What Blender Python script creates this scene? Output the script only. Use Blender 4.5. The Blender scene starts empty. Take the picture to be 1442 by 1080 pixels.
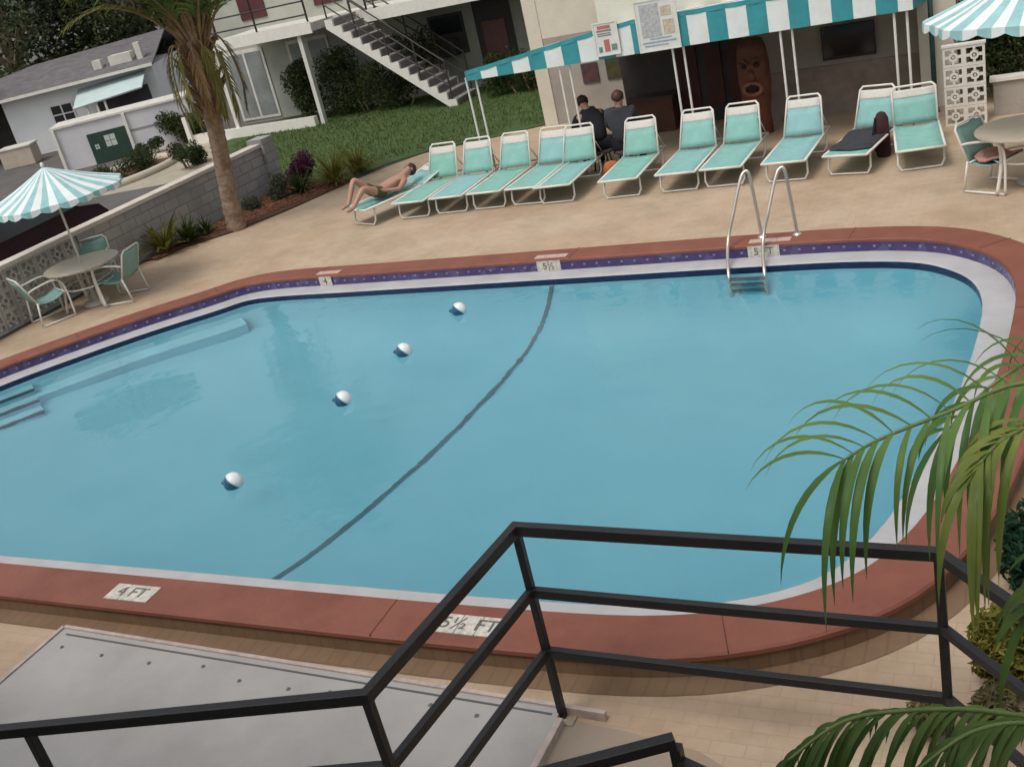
import bpy, bmesh, math, random
from mathutils import Vector, Matrix
rng = random.Random(7)
D2R = math.radians
S = bpy.context.scene
COL = S.collection

# ------------------------------------------------------------------ camera
FPX, PITCH, ROLL, CAMH, YAW = 1500.0, D2R(23.6), D2R(13.5), 4.4, D2R(29.3)
def _rz(v):
    c, s = math.cos(YAW), math.sin(YAW)
    return Vector((c*v[0]-s*v[1], s*v[0]+c*v[1], v[2]))
CF = _rz((0, math.cos(PITCH), -math.sin(PITCH)))
_R0 = _rz((1, 0, 0)); _U0 = _rz((0, math.sin(PITCH), math.cos(PITCH)))
CR = _R0*math.cos(ROLL) - _U0*math.sin(ROLL)
CU = _R0*math.sin(ROLL) + _U0*math.cos(ROLL)
CAM = Vector((0, 0, CAMH))
cd = bpy.data.cameras.new('camera'); cam = bpy.data.objects.new('camera', cd); COL.objects.link(cam)
cd.sensor_fit = 'HORIZONTAL'; cd.sensor_width = 36; cd.lens = 36*FPX/1442
cd.clip_start = 0.05; cd.clip_end = 2000
m = Matrix((CR, CU, -CF)).transposed().to_4x4(); m.translation = CAM
cam.matrix_world = m; S.camera = cam

# ------------------------------------------------------------------ materials
def mat(name, col, rough=.6, nscale=0, namt=.15, col2=None, bump=0, bscale=None, metal=0, spec=.5, sss=0, detail=4, trans=0):
    M = bpy.data.materials.new(name); M.use_nodes = True
    nt = M.node_tree; b = nt.nodes['Principled BSDF']
    b.inputs['Base Color'].default_value = (*col, 1); b.inputs['Roughness'].default_value = rough
    b.inputs['Metallic'].default_value = metal; b.inputs['Specular IOR Level'].default_value = spec
    if nscale:
        tc = nt.nodes.new('ShaderNodeTexCoord')
        n = nt.nodes.new('ShaderNodeTexNoise'); n.inputs['Scale'].default_value = nscale
        n.inputs['Detail'].default_value = detail; n.inputs['Roughness'].default_value = .65
        nt.links.new(tc.outputs['Object'], n.inputs['Vector'])
        r = nt.nodes.new('ShaderNodeValToRGB')
        c2 = col2 or tuple(max(0, c*(1-namt)) for c in col)
        c1 = col if col2 else tuple(min(1, c*(1+namt)) for c in col)
        r.color_ramp.elements[0].position = .32; r.color_ramp.elements[1].position = .68
        r.color_ramp.elements[0].color = (*c2, 1); r.color_ramp.elements[1].color = (*c1, 1)
        nt.links.new(n.outputs['Fac'], r.inputs['Fac']); nt.links.new(r.outputs['Color'], b.inputs['Base Color'])
    if bump:
        tc = nt.nodes.new('ShaderNodeTexCoord')
        n2 = nt.nodes.new('ShaderNodeTexNoise'); n2.inputs['Scale'].default_value = bscale or 40
        n2.inputs['Detail'].default_value = 5
        nt.links.new(tc.outputs['Object'], n2.inputs['Vector'])
        bp = nt.nodes.new('ShaderNodeBump'); bp.inputs['Strength'].default_value = bump; bp.inputs['Distance'].default_value = .02
        nt.links.new(n2.outputs['Fac'], bp.inputs['Height']); nt.links.new(bp.outputs['Normal'], b.inputs['Normal'])
    return M

def brick_mat(name, c1, c2, mortar, bw, bh, msize, rough=.8, stain=None, rot=0, vertical=False, bumps=.4, stain_scale=.6, stain_amt=.5, axis='XZ', dirt=None):
    M = bpy.data.materials.new(name); M.use_nodes = True
    nt = M.node_tree; b = nt.nodes['Principled BSDF']; b.inputs['Roughness'].default_value = rough
    tc = nt.nodes.new('ShaderNodeTexCoord'); mp = nt.nodes.new('ShaderNodeMapping')
    if vertical:   # wall whose long side runs along local y (YZ) or x (XZ)
        sp = nt.nodes.new('ShaderNodeSeparateXYZ'); cb = nt.nodes.new('ShaderNodeCombineXYZ')
        nt.links.new(tc.outputs['Object'], sp.inputs[0])
        nt.links.new(sp.outputs['Y' if axis == 'YZ' else 'X'], cb.inputs[0]); nt.links.new(sp.outputs['Z'], cb.inputs[1])
        nt.links.new(cb.outputs[0], mp.inputs['Vector'])
    else:
        nt.links.new(tc.outputs['Object'], mp.inputs['Vector'])
    mp.inputs['Rotation'].default_value = (0, 0, rot)
    br = nt.nodes.new('ShaderNodeTexBrick')
    br.inputs['Color1'].default_value = (*c1, 1); br.inputs['Color2'].default_value = (*c2, 1); br.inputs['Mortar'].default_value = (*mortar, 1)
    br.inputs['Scale'].default_value = 1; br.inputs['Brick Width'].default_value = bw; br.inputs['Row Height'].default_value = bh
    br.inputs['Mortar Size'].default_value = msize; br.inputs['Bias'].default_value = 0
    nt.links.new(mp.outputs[0], br.inputs['Vector'])
    out = br.outputs['Color']
    if stain:
        n = nt.nodes.new('ShaderNodeTexNoise'); n.inputs['Scale'].default_value = stain_scale; n.inputs['Detail'].default_value = 6
        n.inputs['Roughness'].default_value = .7
        nt.links.new(tc.outputs['Object'], n.inputs['Vector'])
        rp = nt.nodes.new('ShaderNodeValToRGB'); rp.color_ramp.elements[0].position = .42; rp.color_ramp.elements[1].position = .7
        rp.color_ramp.elements[1].color = (stain_amt,)*3 + (1,); rp.color_ramp.elements[0].color = (0, 0, 0, 1)
        nt.links.new(n.outputs['Fac'], rp.inputs['Fac'])
        mx = nt.nodes.new('ShaderNodeMixRGB'); mx.inputs['Color2'].default_value = (*stain, 1)
        nt.links.new(rp.outputs['Color'], mx.inputs['Fac']); nt.links.new(out, mx.inputs['Color1']); out = mx.outputs['Color']
    if dirt:
        n = nt.nodes.new('ShaderNodeTexNoise'); n.inputs['Scale'].default_value = .9; n.inputs['Detail'].default_value = 12; n.inputs['Roughness'].default_value = .75
        nt.links.new(tc.outputs['Object'], n.inputs['Vector']); rp = nt.nodes.new('ShaderNodeValToRGB')
        rp.color_ramp.elements[0].position = .36; rp.color_ramp.elements[1].position = .56
        rp.color_ramp.elements[0].color = (*dirt, 1); rp.color_ramp.elements[1].color = (1, 1, 1, 1)
        nt.links.new(n.outputs['Fac'], rp.inputs['Fac'])
        mx = nt.nodes.new('ShaderNodeMixRGB'); mx.blend_type = 'MULTIPLY'; mx.inputs['Fac'].default_value = 1
        nt.links.new(out, mx.inputs['Color1']); nt.links.new(rp.outputs['Color'], mx.inputs['Color2']); out = mx.outputs['Color']
    nt.links.new(out, b.inputs['Base Color'])
    bp = nt.nodes.new('ShaderNodeBump'); bp.inputs['Strength'].default_value = bumps; bp.inputs['Distance'].default_value = .01; bp.invert = True
    nt.links.new(br.outputs['Fac'], bp.inputs['Height']); nt.links.new(bp.outputs['Normal'], b.inputs['Normal'])
    return M

def leaf_mat(name, c1, c2, nscale=6, rough=.5, spec=.15):
    M = bpy.data.materials.new(name); M.use_nodes = True
    nt = M.node_tree; b = nt.nodes['Principled BSDF']
    tc = nt.nodes.new('ShaderNodeTexCoord'); n = nt.nodes.new('ShaderNodeTexNoise')
    n.inputs['Scale'].default_value = nscale; n.inputs['Detail'].default_value = 3
    nt.links.new(tc.outputs['Object'], n.inputs['Vector'])
    r = nt.nodes.new('ShaderNodeValToRGB'); r.color_ramp.elements[0].position = .35; r.color_ramp.elements[1].position = .65
    r.color_ramp.elements[0].color = (*c1, 1); r.color_ramp.elements[1].color = (*c2, 1)
    nt.links.new(n.outputs['Fac'], r.inputs['Fac']); nt.links.new(r.outputs['Color'], b.inputs['Base Color'])
    b.inputs['Roughness'].default_value = rough; b.inputs['Specular IOR Level'].default_value = spec
    tr = nt.nodes.new('ShaderNodeBsdfTranslucent'); nt.links.new(r.outputs['Color'], tr.inputs['Color'])
    mx = nt.nodes.new('ShaderNodeMixShader'); mx.inputs[0].default_value = .25
    out = nt.nodes['Material Output']
    nt.links.new(b.outputs[0], mx.inputs[1]); nt.links.new(tr.outputs[0], mx.inputs[2]); nt.links.new(mx.outputs[0], out.inputs['Surface'])
    return M

# ------------------------------------------------------------------ mesh builder
class MB:
    def __init__(s): s.v = []; s.f = []; s.mi = []; s.cur = 0
    def add(s, vs, fs):
        o = len(s.v); s.v += [tuple(v) for v in vs]
        for f in fs: s.f.append(tuple(i+o for i in f)); s.mi.append(s.cur)
        return s
    def box(s, c, d, rz=0, M=None):
        x, y, z = d[0]/2, d[1]/2, d[2]/2
        vs = [Vector((a*x, b*y, e*z)) for a in (-1, 1) for b in (-1, 1) for e in (-1, 1)]
        R = M or Matrix.Rotation(rz, 3, 'Z')
        vs = [R @ v + Vector(c) for v in vs]
        return s.add(vs, [(0,1,3,2),(4,6,7,5),(0,4,5,1),(2,3,7,6),(0,2,6,4),(1,5,7,3)])
    def bb(s, a, b):
        return s.box([(a[i]+b[i])/2 for i in range(3)], [abs(b[i]-a[i]) for i in range(3)])
    def tube(s, pts, r, n=8, caps=True, closed=False, square=False):
        pts = [Vector(p) for p in pts]; k = len(pts)
        rr = r if isinstance(r, (list, tuple)) else [r]*k
        rings = []; up = None
        for i, p in enumerate(pts):
            if closed: t = pts[(i+1) % k]-pts[i-1]
            elif i == 0: t = pts[1]-p
            elif i == k-1: t = p-pts[i-1]
            else: t = (pts[i+1]-p).normalized()+(p-pts[i-1]).normalized()
            t.normalize()
            if up is None:
                up = Vector((0, 0, 1)) if abs(t.z) < .9 else Vector((1, 0, 0))
            a = up.cross(t); a = a.normalized() if a.length > 1e-6 else t.orthogonal().normalized()
            b = t.cross(a); up = b
            ph = math.pi/4 if square else 0
            sc = 1.0
            if square and 0 < i < k-1:
                c = (pts[i+1]-p).normalized().dot((p-pts[i-1]).normalized()); sc = min(1.6, 1/max(.5, math.sqrt(max(.05, (1+c)/2))))
            rings.append([p+(a*math.cos(ph+2*math.pi*j/n)+b*math.sin(ph+2*math.pi*j/n))*rr[i]*sc for j in range(n)])
        vs = [v for R in rings for v in R]; fs = []
        for i in range(k if closed else k-1):
            i2 = (i+1) % k
            for j in range(n):
                j2 = (j+1) % n
                fs.append((i*n+j, i*n+j2, i2*n+j2, i2*n+j))
        if caps and not closed: fs += [tuple(range(n))[::-1], tuple((k-1)*n+j for j in range(n))]
        return s.add(vs, fs)
    def lathe(s, prof, c=(0, 0, 0), n=20, sx=1, sy=1):
        vs = []; fs = []
        for (r, z) in prof:
            for j in range(n):
                a = 2*math.pi*j/n; vs.append((c[0]+r*sx*math.cos(a), c[1]+r*sy*math.sin(a), c[2]+z))
        for i in range(len(prof)-1):
            for j in range(n):
                j2 = (j+1) % n; fs.append((i*n+j, i*n+j2, (i+1)*n+j2, (i+1)*n+j))
        if prof[0][0] > 1e-5: fs.append(tuple(range(n))[::-1])
        if prof[-1][0] > 1e-5: fs.append(tuple((len(prof)-1)*n+j for j in range(n)))
        return s.add(vs, fs)
    def prism(s, poly, z0, z1):
        n = len(poly); vs = [(p[0], p[1], z0) for p in poly]+[(p[0], p[1], z1) for p in poly]
        fs = [tuple(range(n))[::-1], tuple(range(n, 2*n))]+[(i, (i+1) % n, n+(i+1) % n, n+i) for i in range(n)]
        return s.add(vs, fs)
    def prism_xz(s, poly, y0, y1):
        n = len(poly); vs = [(p[0], y0, p[1]) for p in poly]+[(p[0], y1, p[1]) for p in poly]
        fs = [tuple(range(n)), tuple(range(n, 2*n))[::-1]]+[(i, n+i, n+(i+1) % n, (i+1) % n) for i in range(n)]
        return s.add(vs, fs)
    def sphere(s, c, r, n=12, m=8, sq=(1, 1, 1)):
        prof = [(max(1e-6, r*math.sin(math.pi*i/m)), -r*math.cos(math.pi*i/m)) for i in range(m+1)]
        vs = []; fs = []
        for (q, z) in prof:
            for j in range(n):
                a = 2*math.pi*j/n; vs.append((c[0]+q*math.cos(a)*sq[0], c[1]+q*math.sin(a)*sq[1], c[2]+z*sq[2]))
        for i in range(m):
            for j in range(n):
                j2 = (j+1) % n; fs.append((i*n+j, i*n+j2, (i+1)*n+j2, (i+1)*n+j))
        return s.add(vs, fs)
    def build(s, name, material, parent=None, loc=(0, 0, 0), rz=0, smooth=False, bevel=0):
        me = bpy.data.meshes.new(name); me.from_pydata(s.v, [], s.f); me.update()
        mats = material if isinstance(material, (list, tuple)) else [material]
        for q in mats: me.materials.append(q)
        if len(mats) > 1: me.polygons.foreach_set('material_index', s.mi)
        if smooth:
            me.polygons.foreach_set('use_smooth', [True]*len(me.polygons))
        bm = bmesh.new(); bm.from_mesh(me); bmesh.ops.recalc_face_normals(bm, faces=bm.faces) if len(s.f) < 30000 else None
        bm.to_mesh(me); bm.free()
        o = bpy.data.objects.new(name, me); COL.objects.link(o); o.location = loc; o.rotation_euler = (0, 0, rz)
        if parent: o.parent = parent
        if smooth == 'auto':
            try: me.set_sharp_from_angle(angle=D2R(40))
            except Exception: pass
        if bevel:
            bv = o.modifiers.new('bevel', 'BEVEL'); bv.width = bevel; bv.segments = 2; bv.limit_method = 'ANGLE'
        return o

def tag(o, label=None, cat=None, group=None, kind=None):
    if label: o['label'] = label
    if cat: o['category'] = cat
    if group: o['group'] = group
    if kind: o['kind'] = kind
    return o
def thing(name, label, cat, loc=(0, 0, 0), rz=0, group=None):
    o = bpy.data.objects.new(name, None); COL.objects.link(o); o.location = loc; o.rotation_euler = (0, 0, rz)
    o.empty_display_size = .2
    return tag(o, label, cat, group)
def dup(root, loc, rz, label, group=None):
    r = root.copy(); COL.objects.link(r); r.location = loc; r.rotation_euler = (0, 0, rz); r['label'] = label
    if group: r['group'] = group
    for ch in list(root.children):
        c = ch.copy(); COL.objects.link(c); c.parent = r
        for g in list(ch.children):
            d = g.copy(); COL.objects.link(d); d.parent = c
    return r
def structure(o, kind='structure'): o['kind'] = kind; return o
def text_mb(txt, size):
    cu = bpy.data.curves.new('txt', 'FONT'); cu.body = txt; cu.size = size; cu.align_x = 'CENTER'; cu.align_y = 'CENTER'; cu.extrude = .0015
    ob = bpy.data.objects.new('txt', cu); COL.objects.link(ob)
    dg = bpy.context.evaluated_depsgraph_get(); me = bpy.data.meshes.new_from_object(ob.evaluated_get(dg))
    mb = MB(); mb.add([v.co[:] for v in me.vertices], [tuple(p.vertices) for p in me.polygons])
    bpy.data.objects.remove(ob); bpy.data.curves.remove(cu); bpy.data.meshes.remove(me)
    return mb
def xf(mb, M):
    mb.v = [tuple(M @ Vector(v)) for v in mb.v]; return mb

# ------------------------------------------------------------------ world & sun
SUN_EL, SUN_ROT = D2R(62), D2R(200)
w = bpy.data.worlds.new('World'); S.world = w; w.use_nodes = True
nt = w.node_tree; bg = nt.nodes['Background']
sk = nt.nodes.new('ShaderNodeTexSky'); sk.sky_type = 'NISHITA'; sk.sun_disc = False
sk.sun_elevation = SUN_EL; sk.sun_rotation = SUN_ROT; sk.dust_density = 4; sk.air_density = 1.2; sk.ozone_density = .6
# overcast: the clouds even the blue sky out to grey
hs = nt.nodes.new('ShaderNodeHueSaturation'); hs.inputs['Saturation'].default_value = .22
nt.links.new(sk.outputs[0], hs.inputs['Color'])
tcw = nt.nodes.new('ShaderNodeTexCoord'); nw = nt.nodes.new('ShaderNodeTexNoise'); nw.inputs['Scale'].default_value = 2.2; nw.inputs['Detail'].default_value = 5
nt.links.new(tcw.outputs['Generated'], nw.inputs['Vector'])
rw = nt.nodes.new('ShaderNodeValToRGB'); rw.color_ramp.elements[0].position = .35; rw.color_ramp.elements[1].position = .7
rw.color_ramp.elements[0].color = (.72, .72, .74, 1); rw.color_ramp.elements[1].color = (1.1, 1.08, 1.05, 1)
nt.links.new(nw.outputs['Fac'], rw.inputs['Fac'])
mu = nt.nodes.new('ShaderNodeMixRGB'); mu.blend_type = 'MULTIPLY'; mu.inputs['Fac'].default_value = 1
nt.links.new(hs.outputs['Color'], mu.inputs['Color1']); nt.links.new(rw.outputs['Color'], mu.inputs['Color2'])
nt.links.new(mu.outputs['Color'], bg.inputs['Color']); bg.inputs['Strength'].default_value = .115
sl = bpy.data.lights.new('sun', 'SUN'); sl.energy = .75; sl.angle = D2R(20); sl.color = (1, .95, .88)
so = bpy.data.objects.new('sun', sl); COL.objects.link(so); so.location = (0, 0, 30)
sd = Vector((math.sin(SUN_ROT)*math.cos(SUN_EL), math.cos(SUN_ROT)*math.cos(SUN_EL), math.sin(SUN_EL)))
so.rotation_euler = sd.to_track_quat('Z', 'Y').to_euler()
S.view_settings.view_transform = 'Standard'; S.view_settings.look = 'None'; S.view_settings.exposure = .52; S.view_settings.gamma = 1
S.render.engine = 'CYCLES'; S.cycles.use_denoising = True

# ------------------------------------------------------------------ shared materials
M_white = mat('white_enamel', (.72, .70, .64), .35, 8, .06)
M_whiteold = mat('aged_white_paint', (.62, .60, .54), .6, 3, .12, bump=.1)
M_teal = mat('teal_sling_fabric', (.25, .46, .42), .75, 5, .10, bump=.15, bscale=200)
def vary(M, a, b):   # every lounger's cloth has faded a little differently
    nt = M.node_tree; bs_ = nt.nodes['Principled BSDF']; l_ = bs_.inputs['Base Color'].links[0]; src = l_.from_socket
    oi = nt.nodes.new('ShaderNodeObjectInfo'); rp_ = nt.nodes.new('ShaderNodeValToRGB')
    rp_.color_ramp.elements[0].color = (*a, 1); rp_.color_ramp.elements[1].color = (*b, 1)
    nt.links.new(oi.outputs['Random'], rp_.inputs['Fac'])
    mx_ = nt.nodes.new('ShaderNodeMixRGB'); mx_.blend_type = 'MULTIPLY'; mx_.inputs['Fac'].default_value = 1
    nt.links.new(src, mx_.inputs['Color1']); nt.links.new(rp_.outputs['Color'], mx_.inputs['Color2']); nt.links.new(mx_.outputs['Color'], bs_.inputs['Base Color'])
vary(M_teal, (.82, .98, .86), (1.0, 1.0, 1.14))
M_teal2 = mat('teal_canvas', (.035, .26, .30), .8, 4, .14)
M_canvaswhite = mat('white_canvas', (.70, .74, .72), .8, 4, .06)
M_band = mat('pale_grey_fabric', (.62, .60, .55), .8, 30, .08)
M_steel = mat('brushed_steel', (.62, .62, .60), .28, 6, .08, metal=1)
M_black = mat('black_painted_iron', (.016, .016, .018), .42, 5, .35, col2=(.009, .009, .010), bump=.15, bscale=45, detail=9)
M_red = mat('red_painted_coping', (.25, .088, .055), .6, 2.2, .25, col2=(.185, .058, .038), bump=.2, bscale=30, detail=10)
M_plaster = mat('white_pool_plaster', (.43, .425, .435), .6, 2.5, .10)
M_cream = mat('cream_stucco', (.64, .60, .50), .85, 1.5, .08, bump=.3, bscale=25)
M_taupe = mat('taupe_stucco', (.34, .31, .27), .85, 1.5, .12, bump=.3, bscale=25)
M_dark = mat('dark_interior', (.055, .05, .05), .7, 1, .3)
M_maroon = mat('maroon_door_paint', (.075, .018, .018), .5, 2, .25)
M_trunk = mat('palm_bark', (.33, .25, .19), .9, 6, .3, col2=(.15, .085, .045), bump=1, bscale=18, detail=9)
M_skin = mat('sunburnt_skin', (.42, .235, .165), .5, 6, .08)
M_charc = mat('charcoal_cloth', (.035, .037, .045), .9, 8, .2)
M_blackcloth = mat('black_cloth', (.010, .010, .014), .9, 8, .2)
M_hair = mat('dark_brown_hair', (.030, .015, .010), .6)
M_glass = mat('dark_window_glass', (.02, .025, .03), .12)

# ------------------------------------------------------------------ ground, deck, lawn
M_ground = mat('weathered_asphalt', (.10, .092, .085), .9, .8, .25, bump=.3, bscale=30)
g = MB(); R_ = 600
def ring_polys(mb, hole, z):   # big sheet with an opening for the pool
    n = len(hole); cx = sum(p[0] for p in hole)/n; cy = sum(p[1] for p in hole)/n
    outer = []
    for p in hole:
        d = Vector((p[0]-cx, p[1]-cy)); d.normalize(); outer.append((cx+d.x*R_, cy+d.y*R_))
    mb.add([(p[0], p[1], z) for p in hole]+[(p[0], p[1], z) for p in outer], [(i, (i+1) % n, n+(i+1) % n, n+i) for i in range(n)])

def catmull(P, closed=True, k=6):
    out = []; n = len(P)
    for i in range(n if closed else n-1):
        p0, p1, p2, p3 = [Vector(P[(i+j) % n] if closed else P[min(max(i+j, 0), n-1)]) for j in (-1, 0, 1, 2)]
        for t in [q/k for q in range(k)]:
            out.append(.5*((2*p1)+(p2-p0)*t+(2*p0-5*p1+4*p2-p3)*t*t+(3*p1-p0-3*p2+p3)*t*t*t))
    if not closed: out.append(Vector(P[-1]))
    return out
CI = [(-10.4, 5.03), (-9, 5.03), (-7, 5.03), (-5, 5.03), (-3.4, 5.04), (-2.34, 5.09), (-1.70, 5.26), (-1.20, 5.57), (-.90, 5.98), (-.68, 6.6), (-.50, 7.49), (-.36, 8.4),
      (-.27, 9.3), (-.24, 10.3), (-.38, 11.0), (-.72, 11.5), (-1.2, 11.82), (-2.0, 11.97), (-3.2, 12.0), (-5, 12.0), (-7, 12.0), (-8.8, 12.0), (-10.1, 12.0),
      (-10.72, 11.86), (-11.12, 11.45), (-11.8, 10.78), (-12.4, 10.05), (-13.0, 9.2), (-13.35, 8.4), (-13.4, 7.5), (-13.1, 6.6), (-12.4, 5.75), (-11.5, 5.2)]
PATH = catmull(CI, True, 4); NP = len(PATH)
NRM = []
for i in range(NP):
    t = PATH[(i+1) % NP]-PATH[i-1]; t.normalize(); NRM.append(Vector((-t.y, t.x)))   # left of travel = inward (CCW)
def off(d): return [PATH[i]+NRM[i]*d for i in range(NP)]
CO_W, LEDGE_W = .40, .30
OUT, INN, LED = off(-CO_W), off(0), off(LEDGE_W)
ZC, ZL, ZW = .18, .03, -.022

ring_polys(g, off(-CO_W-.02), -.004)
structure(g.build('ground', M_ground))

# paver deck
M_deck = brick_mat('tan_deck_pavers', (.50, .39, .282), (.465, .355, .252), (.42, .32, .222), .20, .10, .004, .8,
                   stain=(.43, .29, .185), stain_scale=.55, stain_amt=.75, bumps=.25, dirt=(.80, .79, .76))
deck_poly_back = [(-14.75, 8.0), (-14.75, 13.9), (-14.35, 14.6), (-13.65, 15.4), (-13.2, 16.6), (-12.85, 18.0), (-12.5, 19.2), (-12.0, 20.0), (-10.5, 20.6), (-9.6, 21.2)]
d = MB()
hole = off(-CO_W-.004); n = NP
cx, cy = -6.5, 8.5
def outer_pt(p):
    # cast a ray from the pool centre to the deck outline
    ang = Vector((p[0]-cx, p[1]-cy)).normalized(); best = None
    poly = [(-14.75, 2.0), (6, 2.0), (6, 21.2), (-9.6, 21.2)]+deck_poly_back[::-1][1:]
    for i in range(len(poly)):
        a = Vector(poly[i]); b = Vector(poly[(i+1) % len(poly)]); e = b-a
        den = ang.x*e.y-ang.y*e.x
        if abs(den) < 1e-9: continue
        q = a-Vector((cx, cy)); t = (q.x*e.y-q.y*e.x)/den; u = (q.x*ang.y-q.y*ang.x)/den
        if t > 0 and -1e-6 <= u <= 1+1e-6 and (best is None or t < best): best = t
    return (cx+ang.x*best, cy+ang.y*best)
hh = [(p.x, p.y) for p in hole]; oo = [outer_pt(p) for p in hh]
d.add([(p[0], p[1], 0) for p in hh]+[(p[0], p[1], 0) for p in oo], [(i, (i+1) % n, n+(i+1) % n, n+i) for i in range(n)])
structure(d.build('pool_deck', M_deck))

# worn concrete apron inside the railing
M_conc = mat('worn_concrete', (.33, .29, .235), .85, 1.3, .2, col2=(.36, .265, .185), bump=.25, bscale=50)
a = MB(); a.prism([(-2.64, .3), (1.0, .3), (.9, 2.6), (.1, 3.1), (-.5, 3.55), (-1.2, 3.92), (-1.75, 4.2), (-2.2, 4.27), (-2.62, 4.3)], -.003, .004)
structure(a.build('concrete_path', M_conc))

# lawn and mulch
M_lawn = mat('lawn_soil_green', (.05, .085, .02), .95, 3, .3, bump=.5, bscale=60)
l = MB(); l.prism([(-9.55, 21.25), (-10.4, 20.7), (-11.9, 20.15), (-12.6, 19.3), (-12.9, 18.35), (-14.5, 18.6), (-17, 20.5), (-21.5, 24.2), (-21, 28), (-9.6, 28)], -.002, .02)
structure(l.build('lawn', M_lawn))
gm = MB()
for k in range(16000):
    x = rng.uniform(-20.5, -9.7); y = rng.uniform(18.6, 27)
    if x < -14.5 and y < 18.6+(-14.5-x)*.85+.2: continue
    if y < 20.9-max(0, (-x-12))*1.2 and x > -13 : 
        if y < 20.2+(x+12)*.45 or x < -12.3 and y < 19.4: continue
    if x > -10.6 and y < 21.3: continue
    a_ = rng.uniform(0, 6.28); h = rng.uniform(.05, .11); ww = .012
    dx, dy = math.cos(a_)*ww, math.sin(a_)*ww; lx, ly = rng.uniform(-.05, .05), rng.uniform(-.05, .05)
    gm.add([(x-dx, y-dy, .015), (x+dx, y+dy, .015), (x+lx, y+ly, h)], [(0, 1, 2)])
structure(gm.build('grass', leaf_mat('grass_blades', (.055, .095, .018), (.10, .155, .032), .5)), 'stuff')
M_mulch = mat('red_brown_mulch', (.13, .055, .03), .95, 9, .5, col2=(.06, .028, .018), bump=1, bscale=30)
mu_ = MB(); mu_.prism([(-14.74, 13.95), (-14.34, 14.62), (-13.64, 15.42), (-13.19, 16.62), (-12.84, 18.0), (-12.9, 18.34), (-14.5, 18.6), (-14.76, 18.4)], -.002, .03)
structure(mu_.build('mulch_bed', M_mulch))
mc = MB()
for k in range(2500):
    y = rng.uniform(14, 18.4); xr = -14.35+(y-14.6)*.46 if y > 14.6 else -14.4
    x = rng.uniform(-14.7, min(-12.9, xr)); a_ = rng.uniform(0, 3.14)
    R3 = Matrix.Rotation(a_, 3, 'Z') @ Matrix.Rotation(rng.uniform(-.6, .6), 3, 'X')
    mc.box((x, y, .04), (rng.uniform(.03, .09), .02, .008), M=R3)
structure(mc.build('mulch_chips', mat('bark_chips', (.17, .07, .035), .9, 12, .5)), 'stuff')

# ------------------------------------------------------------------ swimming pool
pool = thing('swimming_pool', 'large blue swimming pool with red painted raised edge', 'pool', (-6.5, 8.5, 0))
PX = Vector((-6.5, 8.5, 0))
def pl(mb): mb.v = [(v[0]-PX.x, v[1]-PX.y, v[2]) for v in mb.v]; return mb
def strip(mb, A, za, B, zb):
    n = len(A); mb.add([(p[0], p[1], za) for p in A]+[(p[0], p[1], zb) for p in B], [(i, (i+1) % n, n+(i+1) % n, n+i) for i in range(n)])
c = MB(); strip(c, off(-CO_W+.015), ZC, off(.0), ZC); strip(c, off(-CO_W), ZC-.015, off(-CO_W+.015), ZC)
strip(c, off(-CO_W), ZC-.045, off(-CO_W), ZC-.015); strip(c, off(-CO_W+.02), ZC-.046, off(-CO_W), ZC-.045)
strip(c, off(0), ZC, off(.008), ZC-.012); strip(c, off(.008), ZC-.012, off(.008), ZC-.04)
pl(c).build('coping', M_red, pool, smooth=False)
jn = MB(); acc = 0
M_joint = mat('dark_coping_joint', (.09, .03, .02), .8, 12, .3)
for i in range(5, NP, 9):
    p0, p1 = PATH[i]-NRM[i]*(CO_W-.002), PATH[i]-NRM[i]*.004; t_ = Vector((-NRM[i].y, NRM[i].x))*.003
    jm = MB(); jm.add([(q.x, q.y, ZC+.0025) for q in (p0-t_, p1-t_, p1+t_, p0+t_)]+[(q.x, q.y, ZC-.01) for q in (p0-t_, p1-t_, p1+t_, p0+t_)], [(0, 1, 2, 3), (4, 7, 6, 5), (0, 4, 5, 1), (1, 5, 6, 2), (2, 6, 7, 3), (3, 7, 4, 0)])
    pl(jm).build('coping_joint', M_joint, pool)
M_face = brick_mat('brown_brick_soldier_course', (.20, .125, .072), (.215, .135, .078), (.175, .11, .065), .115, .5, .008, .85, stain=(.15, .10, .05), stain_scale=3, stain_amt=.6, bumps=.25)
def face_uv():
    mb = MB(); strip(mb, off(-CO_W+.02), 0, off(-CO_W+.02), ZC-.046); return mb
fo = face_uv(); pl(fo).build('brick_face', M_face, pool)
# foot course of brown bricks standing round the pool, flush with the deck
fc = MB()
strip(fc, off(-CO_W-.14), .004, off(-CO_W+.02), .006)
pl(fc).build('brick_border', M_face, pool)
# tile band
M_tile = bpy.data.materials.new('violet_blue_tiles'); M_tile.use_nodes = True
nt = M_tile.node_tree; b = nt.nodes['Principled BSDF']; b.inputs['Roughness'].default_value = .2
tc = nt.nodes.new('ShaderNodeTexCoord'); vo = nt.nodes.new('ShaderNodeTexVoronoi'); vo.inputs['Scale'].default_value = 9
nt.links.new(tc.outputs['Object'], vo.inputs['Vector'])
rp = nt.nodes.new('ShaderNodeValToRGB'); rp.color_ramp.interpolation = 'CONSTANT'
e = rp.color_ramp.elements; e[0].color = (.055, .04, .14, 1); e[1].position = .45; e[1].color = (.07, .05, .15, 1)
x_ = e.new(.78); x_.color = (.09, .075, .19, 1)
sp = nt.nodes.new('ShaderNodeSeparateColor'); nt.links.new(vo.outputs['Color'], sp.inputs[0])
nt.links.new(sp.outputs[0], rp.inputs['Fac']); nt.links.new(rp.outputs['Color'], b.inputs['Base Color'])
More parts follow.
